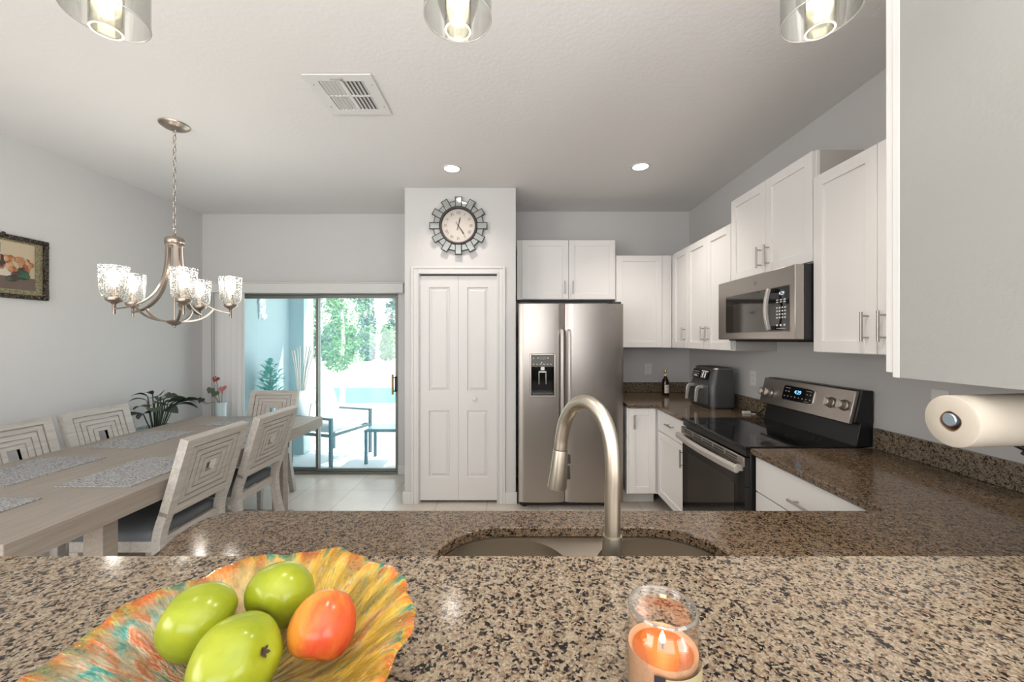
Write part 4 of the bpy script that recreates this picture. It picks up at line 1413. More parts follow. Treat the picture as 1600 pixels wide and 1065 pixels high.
# knife block at the right edge
kb = thing('knife_block', 'wooden knife block with a black-handled knife at the right edge of the counter', 'knife block', (1.555, 1.10, ZC1))
q = MB()
q.hexa([(-0.05, -0.05, 0), (0.07, -0.05, 0), (0.07, 0.05, 0), (-0.05, 0.05, 0), (-0.005, -0.05, 0.15), (0.105, -0.05, 0.20), (0.105, 0.05, 0.20), (-0.005, 0.05, 0.15)])
q.build('block', M['block_wood'], kb, bevel=0.004)
q = MB()
q.tube([(0.03, 0.025, 0.17), (-0.012, 0.080, 0.226), (-0.046, 0.122, 0.252)], [0.012, 0.0115, 0.0085], prof=[(-1, -0.7), (0.6, -0.8), (1, 0), (0.6, 0.8), (-1, 0.7)])
q.tube([(0.035, 0.012, 0.150), (-0.004, 0.068, 0.200), (-0.028, 0.098, 0.222)], [0.011, 0.0105, 0.007], prof=[(-1, -0.7), (0.6, -0.8), (1, 0), (0.6, 0.8), (-1, 0.7)])
q.build('knife_handle', M['black'], kb, bevel=0.002)

# ------------------------------------------------------------------ fruit bowl, apples, candle on the bar
ZB = 1.070
BWX, BWY = -0.303, 0.445
bw = thing('fruit_bowl', 'fluted art glass bowl in amber, teal and red on the bar', 'bowl', (BWX, BWY, ZB))
def flute(r, z, a):
    k = max(0.0, (r - 0.07) / 0.11)
    wv_ = math.sin(9 * a + 0.4) * 0.45 + math.sin(22 * a + 1.0) * 0.35 + math.sin(5 * a) * 0.25
    return (r * (1 + 0.028 * k * k * wv_), z + 0.0035 * k ** 2 * math.sin(9 * a + 1.6) + 0.0012 * k * math.sin(33 * a))
pin = [(0.0, 0.008), (0.04, 0.008), (0.068, 0.010), (0.090, 0.017), (0.115, 0.032), (0.138, 0.049), (0.158, 0.063), (0.172, 0.071), (0.181, 0.074)]
pout = [(0.185, 0.071), (0.176, 0.065), (0.160, 0.055), (0.138, 0.040), (0.114, 0.022), (0.085, 0.006), (0.070, 0.0), (0.0, 0.0)]
MB().lathe(pout[::-1] + pin[::-1], 144, fn=flute).build('glass', M['bowl'], bw, smooth=True, angle=80)

def apple(name, label, x, y, z, r, tilt, mt, el=1.0, stem=True):
    t = thing(name, label, 'apple', (x, y, z), 0, None)
    t.rotation_euler = Vector(tilt).to_track_quat('-Z', 'Y').to_euler()
    prof = []
    n = 26
    for i in range(n + 1):
        a = math.pi * i / n
        s_, c_ = math.sin(a), -math.cos(a)
        rr = r * s_ * (1.0 + 0.10 * c_)
        zz = r * el * (c_ * 0.93)
        d = math.exp(-(s_ * 3.0) ** 2)
        if c_ > 0:
            zz -= r * 0.26 * d
        else:
            zz += r * 0.15 * d
        prof.append((max(rr, 0.0), zz))
    def lob(q, z_, a):
        return (q * (1 + 0.018 * math.cos(5 * a) * (1 - z_ / r) + 0.02 * math.cos(2 * a + 1)), z_)
    MB().lathe(prof, 40, fn=lob).build('flesh', mt, t, smooth=True, angle=180)
    if stem:
        MB().tube([(0, 0, r * el * 0.62), (0.002, 0, r * el * 0.84), (0.005, 0.001, r * el * 1.0)], [0.0014, 0.0014, 0.0019], 8).build('stem', M['bark'] if False else M['wick'], t, smooth=True)
    q = MB()
    for i in range(5):
        a = 2 * math.pi * i / 5
        q.leaf((0, 0, -r * el * 0.79), (0.006 * math.cos(a), 0.006 * math.sin(a), -r * el * 0.87), 0.004, 0.1, 3)
    q.build('calyx', M['wick'], t)
    return t
apple('apple', 'green apple at the left of the bowl, lying on its side', BWX - 0.076, BWY + 0.032, ZB + 0.068, 0.0410, (-0.75, -0.25, 0.30), M['green_apple'], 1.06)
apple('apple', 'green apple at the back of the bowl nearest the sink', BWX - 0.003, BWY + 0.079, ZB + 0.071, 0.0410, (0.2, 0.9, 0.35), M['green_apple'], 0.98)
apple('apple', 'green apple at the front of the bowl with its dimple facing right', BWX + 0.006, BWY - 0.016, ZB + 0.059, 0.0450, (0.88, -0.20, 0.42), M['green_apple'], 1.0)
apple('apple', 'orange-red apple standing at the right side of the bowl', BWX + 0.076, BWY + 0.030, ZB + 0.065, 0.0365, (0.05, 0.70, 0.70), M['red_apple'], 1.13, False)

cj = thing('candle_jar', 'lit orange candle in a clear glass jar with a label', 'candle', (0.168, 0.450, ZB))
pj = [(0.0, 0.0), (0.036, 0.0), (0.0415, 0.004), (0.0432, 0.012), (0.0432, 0.074), (0.0415, 0.084), (0.0375, 0.090), (0.0375, 0.0955), (0.0405, 0.098), (0.0405, 0.1035), (0.0385, 0.106),
      (0.0355, 0.1045), (0.0345, 0.100), (0.0345, 0.090), (0.0385, 0.083), (0.0402, 0.074), (0.0402, 0.006), (0.0, 0.005)]
pj = [(r_ * 0.935, z) for r_, z in pj]
MB().lathe(pj, 56).build('jar', M['clear_glass'], cj, smooth=True, angle=60)
MB().torus((0, 0, 0.1035), 0.0357, 0.0016, 48, 8).build('jar_rim', M['jar_lip'], cj, smooth=True)
ZW = 0.056
MB().lathe([(0.0, 0.0055), (0.0370, 0.0055), (0.0373, ZW + 0.004), (0.0355, ZW + 0.003), (0.032, ZW - 0.0015), (0.0, ZW - 0.0015)], 48).build('wax', M['wax'], cj, smooth=True, angle=60)
MB().lathe([(0.0, ZW), (0.0325, ZW)], 48).build('wax_pool', M['wax_pool'], cj, smooth=True)
MB().cyl((0, 0, ZW - 0.002), (0.0005, 0, ZW + 0.009), 0.0011, seg=8).build('wick', M['wick'], cj, smooth=True)
MB().lathe([(0.0, 0.0), (0.0030, 0.002), (0.0036, 0.0045), (0.0028, 0.008), (0.0012, 0.012), (0.0, 0.0145)], 16, (0, 0, ZW + 0.006)).build('flame', M['flame'], cj, smooth=True)
light('candle_light', 'POINT', (0, 0, ZW + 0.020), 0.06, (1.0, 0.55, 0.2), size=0.004, parent=cj)
def wrap(mb, a0, a1, z0, z1, r=0.0408, n=16):
    aa = [R(a0 + (a1 - a0) * i / n) for i in range(n + 1)]
    return mb.add([(r * math.cos(a), r * math.sin(a), z) for a in aa for z in (z0, z1)], [(2 * i, 2 * i + 2, 2 * i + 3, 2 * i + 1) for i in range(n)])
lb = wrap(MB(), -106, -25, 0.008, ZW - 0.002).build('label', M['jar_label'], cj, smooth=True)
wrap(MB(), -122, -106, 0.008, ZW - 0.001).build('label_side', M['jar_label_dark'], cj, smooth=True)
q = MB()
for z, w_ in ((0.0450, 14), (0.0345, 17), (0.0285, 19), (0.0225, 15)):
    k = -14
    while k < w_:
        if z > 0.04:
            wrap(q, -72 - w_, -72 + w_, z - 0.0007, z + 0.0007, 0.0410, 8)
            break
        wrap(q, -72 + k - 1.5, -72 + k, z - 0.0011, z + 0.0011, 0.0410, 2)
        k += 3.2
q.build('label_marking', M['jar_label_dark'], lb)
q = MB()
for a in (0.0, 1.0):
    wrap(q, -121, -113, 0.042 - 0.008 * a, 0.0428 - 0.008 * a, 0.0410, 4)
    wrap(q, -114, -107, 0.0412 - 0.010 * a, 0.0420 - 0.010 * a, 0.0410, 4)
q.build('label_swirl', M['label'], lb)

# ------------------------------------------------------------------ dining table, placemats, chairs
TX0, TX1, TY0, TY1, TZ1 = -2.930, -1.780, 1.386, 3.706, 0.760
dt = thing('dining_table', 'long greige oak dining table with a thick top on trestle legs', 'table', ((TX0 + TX1) / 2, (TY0 + TY1) / 2, 0))
MB().plate([(TX0, TY0), (TX1, TY0), (TX1, TY1), (TX0, TY1)], [], 0.665, TZ1).build('tabletop', M['table_wood'], dt, world=True, bevel=0.004)
for y in (1.805, 3.215):
    for x in (-2.755, -1.955):
        MB().box(x, x + 0.09, y, y + 0.072, 0.07, 0.665).build('leg', M['table_wood'], dt, world=True, bevel=0.003)
    MB().box(-2.80, -1.82, y - 0.008, y + 0.080, 0.0, 0.07).build('foot', M['table_wood'], dt, world=True, bevel=0.004)
MB().box(-2.40, -2.31, 1.877, 3.215, 0.10, 0.19).build('stretcher', M['table_wood'], dt, world=True, bevel=0.003)
MATS = [((-2.226, -1.856, 1.925, 2.405), 'woven grey placemat on the table in front of the nearer right chair'),
        ((-2.226, -1.856, 2.600, 3.085), 'woven grey placemat on the table in front of the farther right chair'),
        ((-2.832, -2.466, 1.930, 2.415), 'woven grey placemat on the table in front of the nearer left chair'),
        ((-2.832, -2.466, 2.612, 3.095), 'woven grey placemat on the table in front of the farther left chair'),
        ((-2.600, -2.120, 1.425, 1.792), 'woven grey placemat at the near end of the table, cut by the left frame edge'),
        ((-2.600, -2.120, 3.290, 3.655), 'woven grey placemat shining at the far end of the table by the patio door')]
for (a, b_, c_, d), lab in MATS:
    tag(MB().plate(rrect(a - (a + b_) / 2, b_ - (a + b_) / 2, c_ - (c_ + d) / 2, d - (c_ + d) / 2, 0.006, 2), [], 0.0, 0.004).build('placemat', M['placemat'], loc=((a + b_) / 2, (c_ + d) / 2, TZ1 + 0.0005)), lab, 'placemat', 'woven placemats on the dining table')

def make_chair(label):
    """seat opens towards +y, back stands at y = 0 and leans to -y"""
    t = thing('dining_chair', label, 'chair', (0, 0, 0), 0, 'dining chairs round the table')
    W, HT = 0.455, 0.968
    ZS = 0.47
    def yl(z):      # lean line of the back
        return -0.145 * (z - ZS) / (HT - ZS)
    for s_ in (-1, 1):
        x0 = s_ * (W / 2 - 0.022)
        p = [(x0, -0.085, 0.0), (x0, -0.045, 0.16), (x0, -0.008, 0.32), (x0, 0.0, ZS), (x0, yl(0.60), 0.60)]
        MB().tube(smoothpath(p, 4), 0.022, prof=[(-1, -1), (1, -1), (1, 1), (-1, 1)], up=(1, 0, 0)).build('back_leg', M['chair_wood'], t)
        MB().hexa([(x0 - 0.016, 0.405, 0), (x0 + 0.016, 0.405, 0), (x0 + 0.016, 0.437, 0), (x0 - 0.016, 0.437, 0),
                   (x0 - 0.022, 0.395, 0.40), (x0 + 0.022, 0.395, 0.40), (x0 + 0.022, 0.440, 0.40), (x0 - 0.022, 0.440, 0.40)]).build('front_leg', M['chair_wood'], t, bevel=0.003)
    a = MB().box(-W / 2 + 0.044, W / 2 - 0.044, 0.0, 0.02, 0.40, 0.455).box(-W / 2 + 0.0, W / 2 - 0.0, 0.415, 0.440, 0.40, 0.455)
    a.box(-W / 2, -W / 2 + 0.025, 0.022, 0.415, 0.40, 0.455).box(W / 2 - 0.025, W / 2, 0.022, 0.415, 0.40, 0.455)
    a.build('seat_frame', M['chair_wood'], t, bevel=0.003)
    c = MB()
    lo_ = rrect(-W / 2 + 0.004, W / 2 - 0.004, 0.028, 0.445, 0.03, 5)
    cx, cy, n_ = 0, 0.235, len(lo_)
    v_, f_ = [], []
    for s__, z in ((1.0, 0.455), (1.012, 0.470), (1.0, 0.490), (0.93, 0.503), (0.6, 0.512), (0.15, 0.514)):
        v_ += [(x * s__, cy + (y - cy) * s__, z) for x, y in lo_]
    for i in range(5):
        f_ += [(i * n_ + k, i * n_ + (k + 1) % n_, (i + 1) * n_ + (k + 1) % n_, (i + 1) * n_ + k) for k in range(n_)]
    f_ += [tuple(range(n_))[::-1], tuple(range(5 * n_, 6 * n_))]
    c.add(v_, f_)
    c.build('seat', M['seat'], t, smooth=True, angle=60)
    # back panel: concentric mitred frames round a square hole
    bh = 0.388
    L = math.hypot(HT - 0.58, yl(HT) - yl(0.58))
    ang = math.atan2(-(yl(HT) - yl(0.58)), HT - 0.58)
    T = Matrix.Translation((0, yl(0.58), 0.58)) @ Matrix.Rotation(ang, 4, 'X')
    p = MB(); p.T = T
    hw, hh = W / 2, L / 2
    cz = hh
    x, z = hw, hh
    step = [(0.050, 0.044, 0.022), (0.033, 0.030, 0.016), (0.030, 0.028, 0.016), (0.028, 0.026, 0.016), (0.026, 0.025, 0.016)]
    k = (hh - 0.026)
    widx = [0.0, 0.050, 0.088, 0.124, 0.160, hw - 0.034]
    widz = [0.0, 0.044, 0.078, 0.110, 0.140, hh - 0.034]
    gp = 0.0075
    for i in range(5):
        ax, az = hw - widx[i] - (gp if i else 0), hh - widz[i] - (gp if i else 0)
        bx, bz = hw - widx[i + 1], hh - widz[i + 1]
        th = 0.022 if i == 0 else 0.0185 - 0.001 * i
        o = [(-ax, -az), (ax, -az), (ax, az), (-ax, az)]
        q = [(-bx, -bz), (bx, -bz), (bx, bz), (-bx, bz)]
        for e in range(4):
            o0, o1, q1, q0 = o[e], o[(e + 1) % 4], q[(e + 1) % 4], q[e]
            p.hexa([(o0[0], -th, cz + o0[1]), (o1[0], -th, cz + o1[1]), (q1[0], -th, cz + q1[1]), (q0[0], -th, cz + q0[1]),
                    (o0[0], th, cz + o0[1]), (o1[0], th, cz + o1[1]), (q1[0], th, cz + q1[1]), (q0[0], th, cz + q0[1])][::1])
    # thin core that closes the grooves
    bx, bz = hw - widx[1] + 0.004, hh - widz[1] + 0.004
    ix, iz = 0.034, 0.034
    o = [(-bx, -bz), (bx, -bz), (bx, bz), (-bx, bz)]
    q = [(-ix, -iz), (ix, -iz), (ix, iz), (-ix, iz)]
    for e in range(4):
        o0, o1, q1, q0 = o[e], o[(e + 1) % 4], q[(e + 1) % 4], q[e]
        p.hexa([(o0[0], -0.009, cz + o0[1]), (o1[0], -0.009, cz + o1[1]), (q1[0], -0.009, cz + q1[1]), (q0[0], -0.009, cz + q0[1]),
                (o0[0], 0.009, cz + o0[1]), (o1[0], 0.009, cz + o1[1]), (q1[0], 0.009, cz + q1[1]), (q0[0], 0.009, cz + q0[1])])
    # the hexa above runs in the xz plane: turn the faces outwards
    p.f = [f[::-1] for f in p.f]
    p.build('backrest', M['chair_wood'], t)
    return t
chair = make_chair('wooden dining chair with square-pattern back, nearest the granite counter on the right')
CH = [((-1.805, 2.234), 90, None),
      ((-1.805, 2.800), 90, 'wooden dining chair with square-pattern back, farther of two on the right side'),
      ((-2.915, 2.385), -90, 'pale square-pattern dining chair on the left side, cut by the left frame edge'),
      ((-2.915, 2.905), -90, 'pale square-pattern dining chair on the left wall side, nearer the plant'),
      ((-2.355, 3.790), 180, 'dining chair at the far head of the table against the patio door')]
for i, ((x, y), a, lab) in enumerate(CH):
    c = chair if i == 0 else copy_tree(chair)
    c.location = (x, y, 0)
    c.rotation_euler = (0, 0, R(a))
    if lab:
        c['label'] = lab

# ------------------------------------------------------------------ plant and vase in the dining corner
rnd = random.Random(5)
pl = thing('potted_plant', 'dark-leaved plant in a pale teal planter in the dining corner', 'plant', (-3.20, 3.56, 0))
po = MB().lathe([(0.0, 0.0), (0.085, 0.0), (0.095, 0.02), (0.115, 0.64), (0.125, 0.67), (0.125, 0.70), (0.112, 0.70), (0.108, 0.66), (0.0, 0.66)], 32).build('planter', M['pot_teal'], pl, smooth=True)
MB().lathe([(0.0, 0.67), (0.109, 0.67)], 24).build('soil', M['soil'], pl)
LV = [((-0.13, -0.10, 1.005), 0.07), ((-0.08, -0.14, 1.07), 0.05), ((0.00, -0.10, 1.10), 0.05), ((0.05, -0.02, 1.06), 0.115), ((0.10, 0.02, 1.04), 0.09), ((0.15, 0.04, 1.02), 0.07),
      ((0.22, 0.08, 0.97), 0.08), ((0.26, 0.10, 0.89), 0.09), ((0.20, -0.04, 0.87), 0.08), ((0.10, -0.14, 0.90), 0.09), ((0.02, -0.19, 0.84), 0.08), ((-0.10, -0.24, 0.83), 0.05),
      ((-0.16, -0.02, 0.90), 0.07), ((0.06, 0.20, 0.95), 0.10), ((0.18, 0.20, 0.93), 0.09), ((-0.06, 0.16, 0.98), 0.08), ((0.30, 0.16, 0.93), 0.07), ((0.08, -0.06, 0.97), 0.09), ((0.14, 0.0, 0.92), 0.08), ((0.0, -0.05, 0.95), 0.08)]
for i, ((x, y, z), w_) in enumerate(LV):
    q = MB()
    r_ = 0.03
    k = 0.42
    z = 0.70 + (z - 0.72) * 0.82
    x *= 1.15
    w_ *= 1.25
    mid = (x * k * 0.8, y * k * 0.8, 0.72 + (z - 0.72) * 0.75 + 0.05)
    q.tube(smoothpath([(x * 0.12, y * 0.12, 0.66), (x * 0.25, y * 0.25, 0.72 + (z - 0.72) * 0.45), mid], 4), 0.004, 6)
    q.leaf(mid, (x, y, z), w_, 0.35, 7, rnd.uniform(-0.5, 0.5), 0.25)
    q.build('leaf', M['leaf_dark'] if i % 3 else M['leaf_mid'], pl, smooth=True, angle=180)
va = thing('flower_vase', 'slim pale blue floor vase of dusky red anthuriums beside the blinds', 'vase', (-2.985, 4.06, 0))
MB().lathe([(0.0, 0.0), (0.075, 0.0), (0.085, 0.02), (0.090, 0.30), (0.060, 0.55), (0.042, 0.66), (0.045, 0.80), (0.052, 0.835), (0.046, 0.835), (0.038, 0.78), (0.0, 0.5)], 28).build('vase_body', M['vase_blue'], va, smooth=True)
FLW = [((-0.055, 0.0, 1.07), 'red_flower', 0.075), ((0.035, -0.03, 0.975), 'pink_flower', 0.085), ((-0.125, 0.02, 0.955), 'leaf_mid', 0.08), ((-0.035, -0.04, 0.93), 'leaf_mid', 0.085), ((-0.19, -0.02, 0.86), 'leaf_dark', 0.07)]
for (x, y, z), mt, sz in FLW:
    q = MB().tube(smoothpath([(0, 0, 0.70), (x * 0.3, y * 0.3, 0.83), (x * 0.8, y * 0.8, z - 0.04), (x, y, z)], 5), 0.0028, 6)
    so = q.build('stem', M['stem'], va, smooth=True)
    hrt = []
    for i in range(24):
        a = 2 * math.pi * i / 24
        hx_ = 0.5 * math.sin(a) ** 3
        hz_ = (13 * math.cos(a) - 5 * math.cos(2 * a) - 2 * math.cos(3 * a) - math.cos(4 * a)) / 32
        hrt.append((hx_ * sz, hz_ * sz))
    hrt = hrt[::-1]
    q = MB()
    q.T = Matrix.Translation((x, y - 0.003, z)) @ Matrix.Rotation(R(-12 if x > 0 else 14), 4, 'Y') @ Matrix.Rotation(R(62), 4, 'X')
    q.prism(hrt, -0.001, 0.001)
    hd_ = q.build('bloom' if 'flower' in mt else 'leaf', M[mt], va)
    if 'flower' in mt:
        q = MB(); q.T = Matrix.Translation((x, y - 0.006, z + 0.008))
        q.tube([(0, 0, 0), (0.002, -0.022, 0.018)], [0.004, 0.002], 8).build('spadix', M['label'], va, smooth=True)

# ------------------------------------------------------------------ chandelier
CX, CY = -2.160, 2.534
cd = thing('chandelier', 'five-light nickel chandelier with seeded glass shades over the dining table', 'chandelier', (CX, CY, 1.55))
def cp_(p):
    return (p[0], p[1], p[2] - 1.55)
MB().lathe([(0.0, H - 0.030), (0.030, H - 0.030), (0.060, H - 0.022), (0.080, H - 0.008), (0.082, H - 0.001)], 32, (0, 0, -1.55)).build('canopy', M['chandelier'], cd, smooth=True)
q = MB()
zt, zb = H - 0.030, 2.150
nl = 18
lk = (zt - zb) / nl
for i in range(nl):
    zc = zt - (i + 0.5) * lk - 1.55
    pts = []
    for j in range(14):
        a = 2 * math.pi * j / 14
        u, w_ = 0.0085 * math.cos(a), (lk * 0.5 + 0.0035) * math.sin(a)
        pts.append((u, 0, zc + w_) if i % 2 else (0, u, zc + w_))
    q.tube(pts, 0.0024, 6, loop=True)
q.build('chain', M['chandelier'], cd, smooth=True)
MB().lathe([(0.0, 2.152), (0.006, 2.150), (0.010, 2.130), (0.042, 2.122), (0.052, 2.112), (0.053, 2.094), (0.047, 2.086), (0.050, 2.080), (0.050, 2.068), (0.030, 2.062), (0.0, 2.062)][::-1], 32, (0, 0, -1.55)).build('hub', M['chandelier'], cd, smooth=True, angle=50)
MB().cyl((0, 0, 1.57 - 1.55), (0, 0, 2.07 - 1.55), 0.006, seg=12).build('center_rod', M['chandelier'], cd, smooth=True)
MB().lathe([(0.0, 1.548), (0.008, 1.552), (0.010, 1.562), (0.038, 1.578), (0.044, 1.590), (0.020, 1.598), (0.0, 1.600)], 28, (0, 0, -1.55)).build('finial', M['chandelier'], cd, smooth=True)
RA = 0.292
for k in range(5):
    a = R(246.6 + 72 * k)
    ca, sa = math.cos(a), math.sin(a)
    def rad(r_, z):
        return (r_ * ca, r_ * sa, z - 1.55)
    tang = (-sa, ca, 0)
    pts = bez(rad(0.040, 2.075), rad(0.040, 1.86), rad(0.075, 1.745), rad(0.190, 1.682), 16) + bez(rad(0.190, 1.682), rad(0.225, 1.663), rad(0.26, 1.655), rad(RA, 1.650), 6)[1:]
    arm = MB().tube(pts, 0.010, prof=[(-0.45, -1.3), (0.45, -1.3), (0.45, 1.3), (-0.45, 1.3)], up=tang).build('arm', M['chandelier'], cd, bevel=0.0015)
    pts = bez(rad(0.012, 1.590), rad(0.11, 1.585), rad(0.165, 1.612), rad(0.200, 1.676), 12)
    MB().tube(pts, 0.0062, prof=[(-0.8, -1), (0.8, -1), (0.8, 1), (-0.8, 1)], up=tang).build('brace', M['chandelier'], arm)
    lh = MB().lathe([(0.0, 1.618), (0.0075, 1.618), (0.0085, 1.622), (0.0085, 1.672), (0.014, 1.680), (0.036, 1.694), (0.039, 1.699), (0.039, 1.712), (0.016, 1.714), (0.0145, 1.716), (0.0145, 1.778), (0.0, 1.778)], 24, rad(RA, 1.55)[:2] + (-1.55,))
    ho = lh.build('lamp_holder', M['chandelier'], cd, smooth=True, angle=40)
    c0 = (RA * ca, RA * sa, -1.55)
    MB().lathe([(0.036, 1.7125), (0.052, 1.722), (0.060, 1.738), (0.0625, 1.77), (0.0665, 1.892), (0.0640, 1.892), (0.0600, 1.77), (0.0575, 1.740), (0.050, 1.726), (0.036, 1.716)], 40, c0).build('shade', M['seedy_glass'], ho, smooth=True)
    MB().lathe([(0.0, 1.778), (0.012, 1.780), (0.016, 1.800), (0.026, 1.820), (0.028, 1.836), (0.022, 1.855), (0.010, 1.866), (0.0, 1.868)], 20, c0).build('bulb', M['bulb'], ho, smooth=True)
    light('chandelier_bulb_light', 'POINT', (RA * ca, RA * sa, 1.875 - 1.55), 1.7, WARM, size=0.02, parent=cd)

# ------------------------------------------------------------------ pendants over the bar
PZ = 2.055
PN = [(-0.735, 'clear glass pendant over the left part of the bar'), (-0.101, 'clear glass pendant over the middle of the bar'), (0.552, 'clear glass pendant over the bar at the right')]
def make_pendant(label):
    t = thing('pendant_lamp', label, 'pendant light', (0, 0.718, PZ), 0, 'glass pendants over the bar')
    MB().lathe([(0.0605, 0.0), (0.0605, 0.15), (0.052, 0.185), (0.030, 0.20), (0.030, 0.198), (0.050, 0.183), (0.0585, 0.15), (0.0588, 0.0), (0.0605, 0.0)], 48).build('shade', M['pendant_glass'], t, smooth=True)
    MB().torus((0, 0, 0.0), 0.0598, 0.0013, 48, 6).build('shade_rim', M['rimg'], t, smooth=True)
    cy = MB().lathe([(0.0215, -0.024), (0.0235, -0.024), (0.0235, 0.075), (0.0215, 0.075), (0.0215, -0.024)], 36)
    co = cy.build('bubble_tube', M['bubble_glass'], t, smooth=True)
    MB().lathe([(0.0200, -0.0245), (0.0236, -0.0245)], 36).build('tube_edge', M['edge_glow'], co, smooth=True)
    MB().lathe([(0.0, 0.034), (0.0205, 0.034), (0.0205, 0.040), (0.0, 0.040)], 28).build('led', M['led'], t, smooth=True)
    MB().lathe([(0.0, 0.240), (0.012, 0.240), (0.030, 0.215), (0.034, 0.20), (0.034, 0.10), (0.024, 0.076), (0.0, 0.076)][::-1], 28).build('socket', M['nickel'], t, smooth=True)
    MB().cyl((0, 0, 0.238), (0, 0, H - PZ - 0.02), 0.004, seg=10).build('stem', M['nickel'], t, smooth=True)
    MB().lathe([(0.0, -0.022), (0.050, -0.020), (0.060, -0.004), (0.060, -0.0005)], 28, (0, 0, H - PZ)).build('canopy', M['nickel'], t, smooth=True)
    return t
pend = make_pendant(PN[0][1])
for i, (x, lab) in enumerate(PN):
    p = pend if i == 0 else copy_tree(pend)
    p.location.x = x
    p['label'] = lab
    light('pendant_light', 'SPOT', (0, 0, 0.028), 8.0, (1.0, 0.94, 0.84), size=0.018, parent=p, spot_size=R(78), spot_blend=1.0)

# ------------------------------------------------------------------ ceiling: downlights, vent
for i, (x, y) in enumerate(RECESSED_AND_FILL[:2]):
    t = thing('recessed_light', ('lit round recessed downlight above the folding closet door' if i == 0 else 'lit round recessed downlight in front of the corner cabinets'), 'ceiling light', (x, y, H), 0, 'recessed downlights in the ceiling')
    MB().lathe([(0.058, -0.002), (0.062, -0.006), (0.074, -0.005), (0.077, -0.0005)], 40).build('trim_ring', M['trim'], t, smooth=True)
    MB().lathe([(0.0, -0.0015), (0.0, -0.003), (0.0585, -0.003)][1:], 40).build('lens', M['downlight'], t)
vt = thing('ceiling_vent', 'white square air vent with two banks of louvres in the ceiling', 'vent', (-0.912, 2.222, H))
q = MB().plate([(-0.178, -0.182), (0.178, -0.182), (0.178, 0.182), (-0.178, 0.182)],
               [[(-0.118, -0.130), (-0.118, -0.006), (-0.010, -0.006), (-0.010, -0.130)], [(-0.118, 0.006), (-0.118, 0.130), (-0.010, 0.130), (-0.010, 0.006)],
                [(0.010, -0.130), (0.010, -0.006), (0.118, -0.006), (0.118, -0.130)], [(0.010, 0.006), (0.010, 0.130), (0.118, 0.130), (0.118, 0.006)]], -0.010, -0.002)
q.build('face_plate', M['trim'], vt, bevel=0.002)
MB().box(-0.125, 0.125, -0.138, 0.138, -0.0018, -0.0006).build('duct', M['grey_slot'], vt)
for bx in (-0.118, 0.010):
    for by in (-0.130, 0.006):
        q = MB()
        for i in range(5):
            xx = bx + 0.006 + i * 0.0215
            sgn = 1 if bx < 0 else -1
            o0, o1 = (xx + 0.016, xx) if sgn < 0 else (xx, xx + 0.016)
            q.hexa([(o0 - 0.0007, by, -0.011), (o0 + 0.0007, by, -0.011), (o0 + 0.0007, by + 0.124, -0.011), (o0 - 0.0007, by + 0.124, -0.011),
                    (o1 - 0.0007, by, -0.002), (o1 + 0.0007, by, -0.002), (o1 + 0.0007, by + 0.124, -0.002), (o1 - 0.0007, by + 0.124, -0.002)])
        q.build('louvre_bank', M['trim'], vt)
q = MB()
for x, y in ((-0.155, -0.10), (-0.155, 0.10), (0.155, -0.10), (0.155, 0.10)):
    q.cyl((x, y, -0.0102), (x, y, -0.0115), 0.004, seg=10)
q.build('screws', M['grey_mark'], vt)
MB().box(-0.045, 0.012, -0.150, -0.145, -0.013, -0.0102).box(0.006, 0.018, -0.156, -0.140, -0.016, -0.0102).build('damper_lever', M['grey_mark'], vt)

# ------------------------------------------------------------------ wall clock
ck = thing('wall_clock', 'round wall clock ringed by mirror tiles above the closet door', 'clock', (-0.494, YP - 0.001, 2.486))
TC = Matrix.Rotation(R(90), 4, 'X')      # local xy plane -> wall plane, z towards the viewer
def ckm():
    m_ = MB(); m_.T = TC
    return m_
q = ckm(); q.lathe([(0.0, 0.010), (0.165, 0.010), (0.165, 0.032), (0.0, 0.032)], 48)
q.build('back_disc', M['clock_frame'], ck)
q = ckm(); q.lathe([(0.0, 0.0), (0.07, 0.0), (0.07, 0.010), (0.0, 0.010)], 24)
q.build('spacer', M['clock_frame'], ck)
for k in range(24):
    a = R(90 - 15 * k)
    m_ = MB()
    m_.T = TC @ Matrix.Rotation(a, 4, 'Z')
    m2 = MB(); m2.T = m_.T
    if k % 2 == 0:
        r0, r1, h0, h1, zf = 0.160, 0.258, 0.031, 0.031, 0.036
    else:
        r0, r1, h0, h1, zf = 0.160, 0.226, 0.030, 0.036, 0.024
    m_.prism([(r0, -h0), (r1, -h1), (r1, h1), (r0, h0)], zf - 0.012, zf)
    b_ = 0.0065
    m2.prism([(r0, -h0 + b_), (r1 - b_, -h1 + b_), (r1 - b_, h1 - b_), (r0, h0 - b_)], zf, zf + 0.004)
    to = m_.build('mirror_tile', M['clock_frame'], ck)
    m2.build('mirror', M['mirror'], to, bevel=0.003)
q = ckm(); q.lathe([(0.146, 0.034), (0.150, 0.052), (0.160, 0.056), (0.170, 0.050), (0.172, 0.030), (0.146, 0.030)], 64)
q.build('rim', M['clock_frame'], ck, smooth=True, angle=60)
q = ckm(); q.lathe([(0.0, 0.036), (0.149, 0.036)], 64)
q.build('dial', M['clock_face'], ck)
q = ckm()
for i, s_ in enumerate(['XII', 'I', 'II', 'III', 'IIII', 'V', 'VI', 'VII', 'VIII', 'IX', 'X', 'XI']):
    a = R(-30 * i)
    q.text(s_, 0.040, Matrix.Translation((0.112 * math.sin(-a), 0.112 * math.cos(a), 0.0366)) @ Matrix.Rotation(a, 4, 'Z') @ Matrix.Diagonal((0.8, 1, 1, 1)), 0.0003)
q.build('numerals', M['numeral'], ck)
